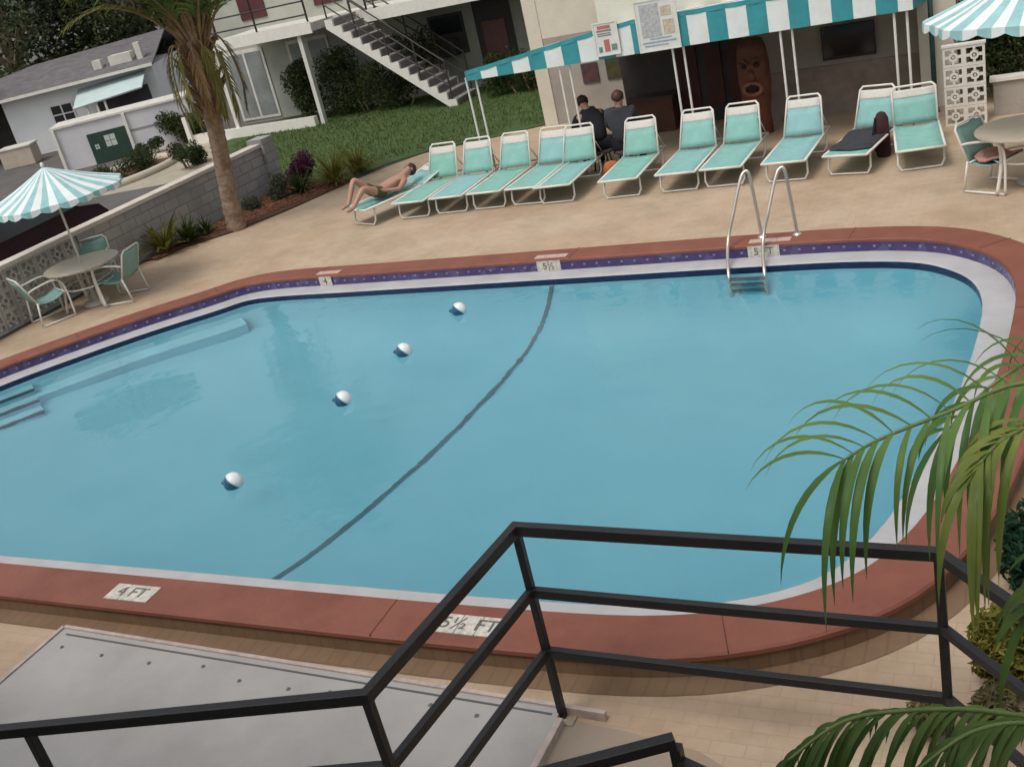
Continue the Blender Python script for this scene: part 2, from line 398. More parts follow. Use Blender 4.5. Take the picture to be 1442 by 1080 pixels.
# small pale accent tiles along the band
ac = MB(); acc = 0; strip(ac, off(.004), ZC-.03, off(.004), ZL); ac.cur = 1
for i in range(NP):
    p, q = PATH[i], PATH[(i+1) % NP]; L = (q-p).length; t = 0
    while acc+t < L:
        pass_t = (acc+t)/L if L else 0
        c0 = p.lerp(q, pass_t); nn = NRM[i]; tt = (q-p).normalized()
        pos = c0+nn*.006
        ac.box((pos.x, pos.y, ZL+.062), (.030, .004, .024), rz=math.atan2(tt.y, tt.x)); t += .17
    acc = acc+t-L
pl(ac).build('tile_band', [M_tile, mat('pale_accent_tile', (.20, .21, .36), .25, 20, .2)], pool)
lg = MB(); strip(lg, off(.004), ZL, off(LEDGE_W-.02), ZL); strip(lg, off(LEDGE_W-.02), ZL, off(LEDGE_W), ZL-.012)
pl(lg).build('gutter_ledge', M_plaster, pool)
dk = MB(); strip(dk, off(LEDGE_W), ZL-.012, off(LEDGE_W), -.13); pl(dk).build('waterline_tiles', mat('navy_waterline_tile', (.012, .022, .075), .25, 14, .3), pool)
# basin
def polydist(x, y):
    best = 9e9; P = LED
    for i in range(NP):
        a, b = P[i], P[(i+1) % NP]; e = b-a; q = Vector((x, y))-a
        t = max(0, min(1, q.dot(e)/max(1e-9, e.length_squared))); dd = (q-e*t).length_squared
        if dd < best: best = dd
    return math.sqrt(best)
def depth(x, y):
    s = polydist(x, y); cove = 1-math.exp(-s/.42)
    slope = min(1.2, .20+.235*max(0, y-5.3)); slope = slope-.12*math.exp(-((y-9.55)/.8)**2)
    return .10+cove*slope*(1+.02*(x+6))
bs = MB(); rings = 30
allr = []
for k in range(rings+1):
    t = (k/rings)**1.35; ring = []
    for i in range(NP):
        p = LED[i]; q = Vector((min(max(p.x, -11.0), -3.3), 8.55+(p.y-8.55)*.004)); r_ = p.lerp(q, t)
        z = -.13 if k == 0 else -depth(r_.x, r_.y)
        ring.append((r_.x, r_.y, z))
    allr += ring
fs = []
for k in range(rings):
    for i in range(NP):
        fs.append((k*NP+i, k*NP+(i+1) % NP, (k+1)*NP+(i+1) % NP, (k+1)*NP+i))
fs.append(tuple(rings*NP+i for i in range(NP)))
bs.add(allr, fs)
M_basin = mat('pale_blue_pool_floor', (.245, .58, .68), .7, .35, .08, col2=(.205, .535, .645), detail=3)
pl(bs).build('basin', M_basin, pool, smooth=True)
# dark line across the floor
ln = MB(); L_ = []
yy = 5.36
while yy < 11.70:
    for sx in (-.032, .032):
        x = -5.65+sx; L_.append((x, yy, -depth(x, yy)+.014))
    yy += .08
ln.add(L_, [(2*i, 2*i+1, 2*i+3, 2*i+2) for i in range(len(L_)//2-1)])
pl(ln).build('floor_line', mat('dark_blue_line_tile', (.075, .16, .20), .5), pool)
# bench and steps in the shallow end
M_bench = mat('pale_bench_plaster', (.265, .595, .69), .6, 2, .08)
ids = [i for i in range(NP) if PATH[i].x < -10.9 and PATH[i].y > 7.4]
bn = MB(); W = .55
top = [LED[i] for i in ids]; inn = [LED[i]+NRM[i]*W for i in ids]; k = len(ids)
bn.add([(p.x, p.y, -.46) for p in top]+[(p.x, p.y, -.46) for p in inn]+[(p.x, p.y, -1.1) for p in inn], 
       [(i, i+1, k+i+1, k+i) for i in range(k-1)]+[(k+i, k+i+1, 2*k+i+1, 2*k+i) for i in range(k-1)])
pl(bn).build('bench', M_bench, pool)
sb = MB(); M_stepedge = mat('navy_step_edge', (.02, .05, .10), .4)
se = MB()
for j in range(3):
    o_ = .28+.30*j; zz = -.25-.22*j
    A0 = Vector((-12.55, 9.15)); dirn = Vector((-.58, -.82)).normalized(); nin = Vector((.82, -.58)).normalized()
    for mbx, w0, w1, za, zb in ((sb, -.3, o_, zz-.3, zz), (se, o_-.07, o_+.004, zz-.06, zz+.005)):
        q = [A0+nin*w0, A0+dirn*1.9+nin*w0, A0+dirn*1.9+nin*w1, A0+nin*w1]
        mbx.prism([(p.x, p.y) for p in q], za, zb)
st = pl(sb).build('steps', M_bench, pool); pl(se).build('step_edging', M_stepedge, st)
# depth markers
M_mark = mat('white_marker_tile', (.56, .53, .47), .3, 22, .28); M_ink = mat('black_marker_paint', (.13, .125, .11), .5)
def marker(x, y, txt, wdt, dep, flat, rz=0):
    t = MB()
    if flat:
        for i in range(3): t.box(((i-1)*wdt/3, 0, .004), (wdt/3-.006, dep, .008))
        o = t.build('depth_marker', M_mark, pool, (x-PX.x, y-PX.y, ZC), rz)
        tm = text_mb(txt, dep*.85); xf(tm, Matrix.Translation((0, 0, .0095)))
    else:
        for i in range(2): t.box(((i-.5)*wdt/2, 0, 0), (wdt/2-.006, .012, dep))
        o = t.build('depth_marker', M_mark, pool, (x-PX.x, y-PX.y, ZL+.002+dep/2), rz)
        tm = text_mb(txt, dep*.95); xf(tm, Matrix.Translation((0, -.008, 0)) @ Matrix.Rotation(D2R(90), 4, 'X'))
    tm.build('lettering', M_ink, o)
marker(-6.50, 4.81, '4 FT', .46, .19, True)
marker(-3.46, 4.83, '5½ FT', .46, .19, True)
marker(-5.78, 11.985, '5½', .34, .135, False)
marker(-2.98, 11.985, '5 FT', .38, .135, False)
marker(-9.35, 11.985, '4', .22, .135, False)
for (x, wd) in ((-5.78, .46), (-9.35, .4), (-2.92, .5)):
    t = MB()
    for i in range(3): t.box(((i-1)*wd/3, 0, .004), (wd/3-.006, .12, .008))
    t.build('deck_marker', mat('pinkish_marker_tile', (.52, .38, .32), .4, 20, .1), pool, (x-PX.x, 12.12-PX.y, ZC))

# water
M_water = bpy.data.materials.new('pool_water'); M_water.use_nodes = True
nt = M_water.node_tree; b = nt.nodes['Principled BSDF']
b.inputs['Base Color'].default_value = (.90, .985, 1, 1); b.inputs['Roughness'].default_value = .05; b.inputs['IOR'].default_value = 1.33
b.inputs['Transmission Weight'].default_value = 1
tc = nt.nodes.new('ShaderNodeTexCoord'); n1 = nt.nodes.new('ShaderNodeTexNoise'); n1.inputs['Scale'].default_value = 2.6; n1.inputs['Detail'].default_value = 3
nt.links.new(tc.outputs['Object'], n1.inputs['Vector'])
bp = nt.nodes.new('ShaderNodeBump'); bp.inputs['Strength'].default_value = .17; bp.inputs['Distance'].default_value = .05
nt.links.new(n1.outputs['Fac'], bp.inputs['Height']); nt.links.new(bp.outputs['Normal'], b.inputs['Normal'])
wm = MB(); P = off(LEDGE_W+.001); wm.add([(p.x, p.y, ZW) for p in P], [tuple(range(NP))])
structure(wm.build('water', M_water))

# ladder
M_hoop = mat('pale_steel_tube', (.58, .53, .47), .3, 6, .1, metal=.7)
lad = thing('pool_ladder', 'steel pool ladder with two tall hooped handrails at the far pool edge', 'ladder', (-3.0, 12.0, 0))
for dx in (0, .42):
    pts = [(-.29+dx, -.52, -.62), (-.30+dx, -.50, -.05), (-.38+dx, -.06, .24), (-.31+dx, .09, .55), (-.22+dx, .26, .90), (-.17+dx, .32, .985), (-.12+dx, .32, .95), (-.08+dx, .29, .6), (-.04+dx, .25, .18)]
    t = MB(); t.tube([tuple(p) for p in catmull([Vector(p) for p in pts], False, 6)], .020, 10)
    h = t.build('handrail', M_hoop, lad, smooth=True)
    t = MB(); t.lathe([(.055, 0), (.055, .012), (.035, .03), (.022, .032)], (-.04+dx, .25, ZC), 14); t.build('anchor_flange', M_hoop, h)
M_tread = mat('ladder_tread', (.05, .10, .13), .4)
for z in (-.08, -.27, -.46):
    t = MB(); t.box((-.08, -.515, z), (.42, .09, .03)); t.build('step', M_tread, lad, bevel=.006)

# floats
M_fw = mat('white_float_plastic', (.78, .80, .80), .3); M_fb = mat('blue_float_plastic', (.02, .10, .18), .3)
FL = [(-7.02, 6.72, 'white and blue pool float nearest the railing, first of four'), (-6.81, 8.42, 'second nearest white and blue float, in the middle of the pool'),
      (-6.72, 9.64, 'third white and blue float out, past the pool middle'), (-6.57, 10.83, 'white and blue float closest to the far pool edge')]
f0 = None
for (x, y, lab) in FL:
    if f0 is None:
        f0 = thing('pool_float', lab, 'float', (x, y, ZW+.035), 0, 'floats strung across the pool')
        t = MB(); t.lathe([(.001, -.09), (.05, -.085), (.085, -.05), (.098, 0), (.098, .012)], n=18); xf(t, Matrix.Rotation(D2R(50), 4, Vector((-.64, .77, 0)))); t.build('lower_half', M_fb, f0, smooth=True)
        t = MB(); t.lathe([(.099, .010), (.096, .03), (.075, .068), (.04, .09), (.001, .096)], n=18); xf(t, Matrix.Rotation(D2R(50), 4, Vector((-.64, .77, 0)))); t.build('upper_half', M_fw, f0, smooth=True)
        t = MB(); t.tube([(-.03, 0, -.06), (-.14, 0, .0)], .022, 10); t.build('collar', M_fb, f0)
    else: dup(f0, (x, y, ZW+.035), rng.uniform(-.25, .25), lab)
# ------------------------------------------------------------------ loungers
LW = .61
def make_lounger(label, group, BA=64, BL=.60, BW=.045):
    t = thing('sun_lounger', label, 'sun lounger', group=group)
    w = LW/2; zs = .32; hy = 1.38; 
    m = MB()
    for s in (-1, 1):
        m.tube([(s*w, 0, zs), (s*w, hy+.42, zs)], .018, 8)
    m.tube([(-w, .0, zs), (w, 0, zs)], .018, 8); m.tube([(-w, hy+.42, zs), (w, hy+.42, zs)], .018, 8)
    m.build('frame', M_white, t, smooth=True)
    for y in (.22, hy+.2):
        m = MB(); m.tube([(-w+.02, y, zs), (-w+.01, y-.05, .10), (-w+.05, y-.07, .02), (w-.05, y-.07, .02), (w-.01, y-.05, .10), (w-.02, y, zs)], .016, 8)
        m.build('leg', M_white, t, smooth=True)
    m = MB(); n = 10; V = []
    for i in range(n+1):
        y = .02+(hy-.04)*i/n
        for j in range(5):
            x = (-w+.012)+(2*w-.024)*j/4; sag = .02*math.sin(math.pi*j/4)+.012*math.sin(math.pi*i/n)
            V.append((x, y, zs+.014-sag))
    m.add(V, [(i*5+j, i*5+j+1, i*5+j+6, i*5+j+5) for i in range(n) for j in range(4)])
    o = m.build('seat_sling', M_teal, t, smooth=True); so_ = o.modifiers.new('thick', 'SOLIDIFY'); so_.thickness = .006
    bf = MB(); c, s_ = math.cos(D2R(BA)), math.sin(D2R(BA)); L = BL
    P = lambda x, u: (x*(1-BW/w*min(1, max(0, u)*3)), hy+u*c, zs+.02+u*s_)
    bf.tube([P(-w+.01, -.02), P(-w+.01, L-.05), P(-w+.06, L), P(w-.06, L), P(w-.01, L-.05), P(w-.01, -.02)], .017, 8)
    bf.tube([P(-w+.02, .36), (-w+.02, hy+.40, zs)], .010, 6); bf.tube([P(w-.02, .36), (w-.02, hy+.40, zs)], .010, 6)
    b_ = bf.build('back_frame', M_white, t, smooth=True)
    def sl(u0, u1, mm, nm, par):
        m = MB(); V = []
        for i in range(5):
            u = u0+(u1-u0)*i/4
            for j in range(5):
                x = (-w+.022)+(2*w-.044)*j/4; q = Vector(P(x, u)); q += Vector((0, s_, -c))*.018*math.sin(math.pi*j/4)
                V.append(q)
        m.add(V, [(i*5+j, i*5+j+1, i*5+j+6, i*5+j+5) for i in range(4) for j in range(4)])
        o = m.build(nm, mm, par, smooth=True); o.modifiers.new('thick', 'SOLIDIFY').thickness = .006
    sl(0, BL*.68, M_teal, 'back_sling', t); sl(BL*.68, BL*.91, M_band, 'headrest_band', t)
    return t
GL = 'teal sun loungers in the row by the pool'
SPOT = [(-9.56, 14.97, 0, 'teal lounger at the left end of the upright row, next to the sunbather'),
        (-8.86, 15.04, .02, 'second upright teal lounger from the left end of the row'),
        (-8.17, 15.08, .0, 'third teal lounger from the sunbather, behind it the lawn gap'),
        (-7.47, 15.10, -.02, 'fourth upright teal lounger from the left end, under the narrow canopy end'),
        (-6.92, 15.03, .02, 'fifth teal lounger, right end of the tight group beside the black clad figure'),
        (-5.80, 14.98, .03, 'lone teal lounger just right of the seated people, with gaps on both sides'),
        (-4.90, 15.01, .0, 'teal lounger left of the carved wooden face, right of a canopy post pair'),
        (-4.22, 15.04, -.02, 'teal lounger directly in front of the carved wooden face'),
        (-3.30, 14.99, -.04, 'teal lounger straight behind the pool ladder'),
        (-2.46, 15.02, -.18, 'teal lounger with a dark towel over its seat, below the television')]
L0 = None
for (x, y, a_, lab) in SPOT:
    if L0 is None:
        L0 = make_lounger(lab, GL); L0.location = (x, y, 0); L0.rotation_euler.z = a_
    else: dup(L0, (x, y, 0), a_, lab)
l11 = make_lounger('tall backed teal lounger at the right end of the row by the cream wall', GL, 70, .54, .0); l11.location = (-1.46, 14.95, 0); l11.rotation_euler.z = .13
flat = make_lounger('low reclined teal lounger the sunbather lies on, leftmost of all', GL, 14, .66, .02); flat.location = (-10.55, 14.85, 0); flat.rotation_euler.z = -.36
# dark towel on the tenth lounger
t = MB(); V = []
for i in range(7):
    for j in range(5):
        V.append((-.3+.6*j/4, .25+1.05*i/6, .345+.012*math.sin(i*1.7+j*2.1)))
t.add(V, [(i*5+j, i*5+j+1, i*5+j+6, i*5+j+5) for i in range(6) for j in range(4)])
o = t.build('towel', M_charc, None, (-2.46, 15.02, 0), -.18, smooth=True); o.modifiers.new('thick', 'SOLIDIFY').thickness = .02
tag(o, 'dark grey towel spread over the seat of the lounger below the television', 'towel')

# ------------------------------------------------------------------ people
def skin_mesh(name, J, E, Rr, material, parent, sub=2, root=0):
    me = bpy.data.meshes.new(name); me.from_pydata([tuple(p) for p in J], E, []); me.update()
    o = bpy.data.objects.new(name, me); COL.objects.link(o)
    o.modifiers.new('skin', 'SKIN'); 
    if not me.skin_vertices:
        bm = bmesh.new(); bm.from_mesh(me); bm.verts.layers.skin.verify(); bm.to_mesh(me); bm.free()
    for i, sv in enumerate(me.skin_vertices[0].data):
        r_ = Rr[i]; sv.radius = r_ if isinstance(r_, tuple) else (r_, r_); sv.use_root = (i == root)
    ss = o.modifiers.new('sub', 'SUBSURF'); ss.levels = sub; ss.render_levels = sub
    dg = bpy.context.evaluated_depsgraph_get(); dg.update()
    em = bpy.data.meshes.new_from_object(o.evaluated_get(dg)); bpy.data.objects.remove(o); em.name = name
    em.materials.clear(); em.materials.append(material)
    em.polygons.foreach_set('use_smooth', [True]*len(em.polygons))
    o = bpy.data.objects.new(name, em); COL.objects.link(o)
    if parent: o.parent = parent
    return o
def body(J, t, skin, extra_head=True):
    """J: dict of joints; one continuous skinned body with fingers, face features added to the same mesh"""
    N = ['pelvis', 'belly', 'chest', 'neck', 'chin', 'skull', 'shL', 'elL', 'wrL', 'palL', 'shR', 'elR', 'wrR', 'palR', 'hipL', 'knL', 'anL', 'toL', 'hipR', 'knR', 'anR', 'toR']
    Rr = {'pelvis': (.15, .11), 'belly': (.135, .10), 'chest': (.16, .11), 'neck': .055, 'chin': .075, 'skull': (.085, .10), 'hipL': .095, 'hipR': .095,
          'knL': .06, 'knR': .06, 'anL': .038, 'anR': .038, 'toL': .035, 'toR': .035, 'shL': .06, 'shR': .06, 'elL': .042, 'elR': .042, 'wrL': .028, 'wrR': .028, 'palL': .035, 'palR': .035}
    E = [('pelvis', 'belly'), ('belly', 'chest'), ('chest', 'neck'), ('neck', 'chin'), ('chin', 'skull')]
    for s in 'LR':
        E += [('chest', 'sh'+s), ('sh'+s, 'el'+s), ('el'+s, 'wr'+s), ('wr'+s, 'pal'+s), ('pelvis', 'hip'+s), ('hip'+s, 'kn'+s), ('kn'+s, 'an'+s), ('an'+s, 'to'+s)]
    P = [Vector(J[k]) for k in N]; ids = {k: i for i, k in enumerate(N)}; R_l = [Rr[k] for k in N]; Ed = [(ids[a], ids[b]) for a, b in E]
    for s in 'LR':
        w_, p_ = Vector(J['wr'+s]), Vector(J['pal'+s]); dd = (p_-w_).normalized(); sd_ = dd.orthogonal().normalized()
        for q, (o_, ln_) in enumerate([(-.03, .065), (-.01, .08), (.01, .075), (.03, .06), (.045, .045)]):
            base = len(P); root = p_ if q < 4 else w_.lerp(p_, .4)
            P += [root+sd_*o_+dd*(.02 if q < 4 else .0), root+sd_*o_*(1.1 if q < 4 else 1.3)+dd*ln_+Vector((0, 0, -.015))]; R_l += [.011, .008]
            Ed += [(ids['pal'+s], base), (base, base+1)]
    o = skin_mesh('body', P, Ed, R_l, skin, t)
    # face: nose, eyes, ears, mouth joined to the body mesh
    f = Vector(J['face']).normalized(); ch, sk_ = Vector(J['chin']), Vector(J['skull']); upv = (sk_-ch).normalized(); sv = f.cross(upv).normalized()
    mid = ch.lerp(sk_, .6)
    mb = MB(); mb.sphere(mid+f*.10-upv*.02, .017, 8, 6)
    for s in (-1, 1):
        mb.sphere(mid+f*.085+sv*s*.033+upv*.02, .012, 8, 6); mb.sphere(mid+sv*s*.088, .025, 8, 6, (.6, .8, 1.2))
    mb.sphere(mid+f*.09-upv*.06, .018, 8, 6, (1, 1, .5))
    bm = bmesh.new(); bm.from_mesh(o.data); me2 = bpy.data.meshes.new('f'); me2.from_pydata(mb.v, [], mb.f); bm.from_mesh(me2); bm.to_mesh(o.data); bm.free(); bpy.data.meshes.remove(me2)
    o.data.polygons.foreach_set('use_smooth', [True]*len(o.data.polygons))
    return o
def hair(J, t, material, r=.112, cap=False):
    f = Vector(J['face']).normalized(); ch, sk_ = Vector(J['chin']), Vector(J['skull']); upv = (sk_-ch).normalized()
    mb = MB(); c0 = ch.lerp(sk_, .85)-f*.022
    mb.sphere((0, 0, 0), r, 16, 10, (.92, 1.05, 1.0))
    for i, v in enumerate(mb.v):
        v = Vector(v); k = v.normalized()
        if k.dot(f) > .35 and k.dot(upv) < .35: v = v*.80
        if k.dot(upv) < -.55: v = v*.8
        mb.v[i] = tuple(v*(1+.03*math.sin(13*v.x*10+7*v.z*10))+c0)
    return mb.build('hair', material, t, smooth=True)

# sunbather lying on the leftmost lounger, knees up, head resting on the backrest
sbp = thing('person', 'sunburnt sunbather lying back on the leftmost lounger with knees bent', 'person', (-10.55, 14.85, 0), -.36)
J = dict(pelvis=(0, .62, .44), belly=(0, .80, .46), chest=(0, 1.04, .50), neck=(0, 1.22, .55), chin=(0, 1.30, .585), skull=(0, 1.40, .62), face=(0, -.35, 1),
         shL=(-.17, 1.08, .50), elL=(-.27, .86, .42), wrL=(-.22, .64, .46), palL=(-.18, .56, .48), shR=(.17, 1.08, .50), elR=(.27, .84, .42), wrR=(.2, .62, .47), palR=(.16, .55, .49),
         hipL=(-.10, .56, .44), knL=(-.16, .26, .78), anL=(-.15, .02, .40), toL=(-.16, -.14, .38), hipR=(.10, .56, .44), knR=(.13, .20, .64), anR=(.13, -.10, .39), toR=(.14, -.25, .38))
body(J, sbp, M_skin); hair(J, sbp, M_hair)
skin_mesh('swim_shorts', [Vector(v) for v in [(0, .63, .44), (0, .72, .45), (-.10, .55, .45), (-.135, .40, .62), (.10, .55, .45), (.115, .37, .545)]], [(0, 1), (0, 2), (2, 3), (0, 4), (4, 5)],
          [(.165, .125), (.15, .115), .11, .095, .11, .095], mat('olive_swim_cloth', (.10, .075, .035), .85, 9, .2), sbp)

def seated(x, y, rz, label, shirt, skin, hairm, lean=0, trous=None, armR=None):
    t = thing('person', label, 'person', (x, y, -.07), rz)
    L = lean
    J = dict(pelvis=(0, 0, .53), belly=(0, .0+L*.2, .70), chest=(0, L*.6, .95-.05*L), neck=(0, L*.95, 1.14-.14*L), chin=(0, L*1.15+.02, 1.20-.2*L), skull=(0, L*1.35+.02, 1.31-.28*L), face=(0, .95, -.2-L),
             shL=(-.20, L*.75, 1.04-.1*L), elL=(-.26, L*.8+.12, .78), wrL=(-.18, .36, .66), palL=(-.15, .43, .64), shR=(.20, L*.75, 1.04-.1*L), elR=(.27, L*.8+.10, .78), wrR=(.18, .36, .66), palR=(.15, .43, .64),
             hipL=(-.10, .05, .52), knL=(-.14, .46, .52), anL=(-.14, .50, .09), toL=(-.15, .66, .05), hipR=(.10, .05, .52), knR=(.14, .46, .52), anR=(.14, .50, .09), toR=(.15, .66, .05))
    if armR: J.update(armR)
    body(J, t, skin); hair(J, t, hairm)
    P = [J[k] for k in ('pelvis', 'belly', 'chest', 'shL', 'elL', 'shR', 'elR')]
    P = [Vector(p) for p in P]; P.append(P[2].lerp(Vector(J['neck']), .55))
    skin_mesh('shirt', P, [(0, 1), (1, 2), (2, 3), (3, 4), (2, 5), (5, 6), (2, 7)], [(.175, .14), (.185, .155), (.215, .18), .115, .07, .115, .07, .11], shirt, t)
    P = [Vector(J[k]) for k in ('pelvis', 'hipL', 'knL', 'anL', 'hipR', 'knR', 'anR')]
    skin_mesh('trousers', P, [(0, 1), (1, 2), (2, 3), (0, 4), (4, 5), (5, 6)], [(.172, .13), .11, .08, .06, .11, .08, .06], trous or M_blackcloth, t)
    return t
seated(-6.22, 16.75, D2R(5), 'person in a charcoal shirt sitting with their back to the pool under the canopy', M_charc, M_skin, mat('reddish_brown_hair', (.06, .02, .013), .6))
seated(-6.72, 16.9, D2R(40), 'person in black hunched forward beside the one in charcoal under the canopy', M_blackcloth, M_skin, M_hair, lean=.42)
# plain dark stools they sit on
st0 = None
for (x, y, r_, lab) in ((-6.22, 16.75, .1, 'low dark stool under the person in the charcoal shirt'), (-6.72, 16.9, .7, 'low dark stool under the hunched person in black')):
    if st0 is None:
        st0 = thing('stool', lab, 'stool', (x, y, 0), r_, 'stools under the canopy')
        m = MB(); m.lathe([(.19, 0), (.2, .015), (.2, .035), (.18, .045)], (0, 0, .31), 20); m.build('seat', M_dark, st0)
        for k in range(4):
            m = MB(); a_ = math.pi/4+k*math.pi/2; m.tube([(.13*math.cos(a_),   .13*math.sin(a_), .32), (.19*math.cos(a_), .19*math.sin(a_), 0)], .015, 8); m.build('leg', M_black, st0)
    else: dup(st0, (x, y, 0), r_, lab)
# bag and towel on the deck
m = MB(); m.lathe([(.10, 0), (.15, .03), (.17, .14), (.15, .26), (.10, .32), (.02, .335)], n=18, sx=1.1, sy=.7)
bg_ = m.build('beach_bag', mat('orange_bag_cloth', (.38, .12, .035), .8, 8, .25), None, (-6.36, 16.3, 0), .3, smooth=True); bg_.scale = (.8, .8, .9)
tag(bg_, 'small orange bag standing on the deck left of the lone lounger', 'bag')
m = MB(); m.tube([(-.11, 0, .27), (-.06, .0, .42), (.06, 0, .42), (.11, 0, .27)], .010, 8); m.build('handle', M_charc, bg_)
db = thing('duffel_bag', 'tall dark red and black bag standing right of the lounger with the dark towel', 'bag', (-2.06, 15.95, 0), .2)
m = MB(); m.lathe([(.08, 0), (.10, .03), (.105, .3), (.095, .55), (.06, .63), (.02, .65)], n=16, sx=1, sy=.8); m.build('body', mat('dark_red_bag_cloth', (.045, .012, .014), .85, 7, .5), db, smooth=True)
m = MB(); m.tube([(-.10, -.03, .1), (-.13, -.06, .35), (-.08, -.03, .58)], .018, 8); m.build('strap', M_blackcloth, db)

# ------------------------------------------------------------------ patio chairs, tables, umbrellas
M_aqua = mat('aqua_sling_fabric', (.22, .38, .35), .75, 5, .12)
def make_chair(label, group):
    t = thing('patio_chair', label, 'chair', group=group)
    for s in (-1, 1):
        m = MB(); x = .28*s
        m.tube([tuple(p) for p in catmull([Vector(p) for p in [(x, .26, .02), (x, .27, .38), (x, .24, .58), (x, .12, .66), (x, -.18, .63), (x, -.29, .60)]], False, 4)], .016, 8)
        m.tube([(x, -.28, .02), (x, -.22, .40)], .016, 8); m.tube([(x, .26, .02), (x, -.28, .02)], .016, 8)
        m.build('side_frame', M_white, t, smooth=True)
    m = MB(); m.tube([(-.27, .25, .42), (.27, .25, .42)], .014, 8); m.tube([(-.27, -.20, .38), (.27, -.20, .38)], .014, 8); m.build('crossbar', M_white, t, smooth=True)
    m = MB(); V = []
    for i in range(9):
        y = .25-.47*i/8
        for j in range(5): V.append((-.26+.52*j/4, y, .43-.055*i/8-.05*math.sin(math.pi*i/8)-.02*math.sin(math.pi*j/4)))
    m.add(V, [(i*5+j, i*5+j+1, i*5+j+6, i*5+j+5) for i in range(8) for j in range(4)])
    o = m.build('seat_sling', M_aqua, t, smooth=True); o.modifiers.new('thick', 'SOLIDIFY').thickness = .006
    m = MB(); V = []
    for i in range(6):
        u = i/5
        for j in range(5): V.append((-.26+.52*j/4, -.22-.16*u-.03*math.sin(math.pi*j/4), .375+.42*u))
    m.add(V, [(i*5+j, i*5+j+1, i*5+j+6, i*5+j+5) for i in range(5) for j in range(4)])
    o = m.build('back_sling', M_aqua, t, smooth=True); o.modifiers.new('thick', 'SOLIDIFY').thickness = .006
    m = MB(); m.tube([(-.27, -.21, .37), (-.275, -.37, .78), (-.22, -.39, .83), (.22, -.39, .83), (.275, -.37, .78), (.27, -.21, .37)], .015, 8); m.build('back_frame', M_white, t, smooth=True)
    return t
GC = 'white framed patio chairs with aqua slings'
ch0 = make_chair('aqua sling chair with towels on it at the table on the right', GC); ch0.location = (-.50, 14.0, 0); ch0.rotation_euler.z = D2R(-120)
dup(ch0, (-13.46, 12.1, 0), D2R(105), 'aqua sling chair closest to the pool at the table by the block wall')
dup(ch0, (-14.35, 11.35, 0), D2R(-25), 'aqua sling chair on the near left side of the table by the block wall')
dup(ch0, (-14.5, 12.65, 0), D2R(-140), 'aqua sling chair between the table and the block wall')
# towels on the right chair
m = MB(); V = []
for i in range(6):
    for j in range(4): V.append((-.20+.13*j+.02*math.sin(i), -.18+.075*i, .425+.03*math.sin(i*1.3+j)+.02*(i == 0)))
m.add(V, [(i*4+j, i*4+j+1, i*4+j+5, i*4+j+4) for i in range(5) for j in range(3)])
o = m.build('towel', mat('pink_red_towel', (.50, .14, .11), .95, 10, .35, col2=(.55, .42, .36)), None, (-.50, 14.0, 0), D2R(-120), smooth=True); o.modifiers.new('thick', 'SOLIDIFY').thickness = .03
tag(o, 'crumpled pink and red towel lying on the seat of the right hand patio chair', 'towel')
M_table = mat('pale_table_top', (.50, .44, .35), .35, 4, .08)
def make_table(label):
    t = thing('patio_table', label, 'table', group='round patio tables with umbrellas')
    m = MB(); m.lathe([(.56, 0), (.60, .005), (.605, .022), (.60, .035), (.55, .036), (.022, .036)], (0, 0, .685), 36); m.build('table_top', M_table, t, smooth='auto')
    for k in range(4):
        a_ = math.pi/4+k*math.pi/2; m = MB(); q = (math.cos(a_), math.sin(a_))
        m.tube([tuple(p) for p in catmull([Vector(p) for p in [(q[0]*.46, q[1]*.46, .69), (q[0]*.42, q[1]*.42, .4), (q[0]*.50, q[1]*.50, .02)]], False, 4)], .022, 8); m.build('leg', M_white, t, smooth=True)
    m = MB(); pts = [(.40*math.cos(a), .40*math.sin(a), .38) for a in [2*math.pi*i/24 for i in range(24)]]; m.tube(pts, .012, 6, closed=True); m.build('stretcher_ring', M_white, t, smooth=True)
    return t
tb0 = make_table('round pale table under the striped umbrella at the right edge'); tb0.location = (-.15, 14.0, 0)
dup(tb0, (-13.98, 11.95, 0), .3, 'round pale table under the umbrella beside the block wall on the left')
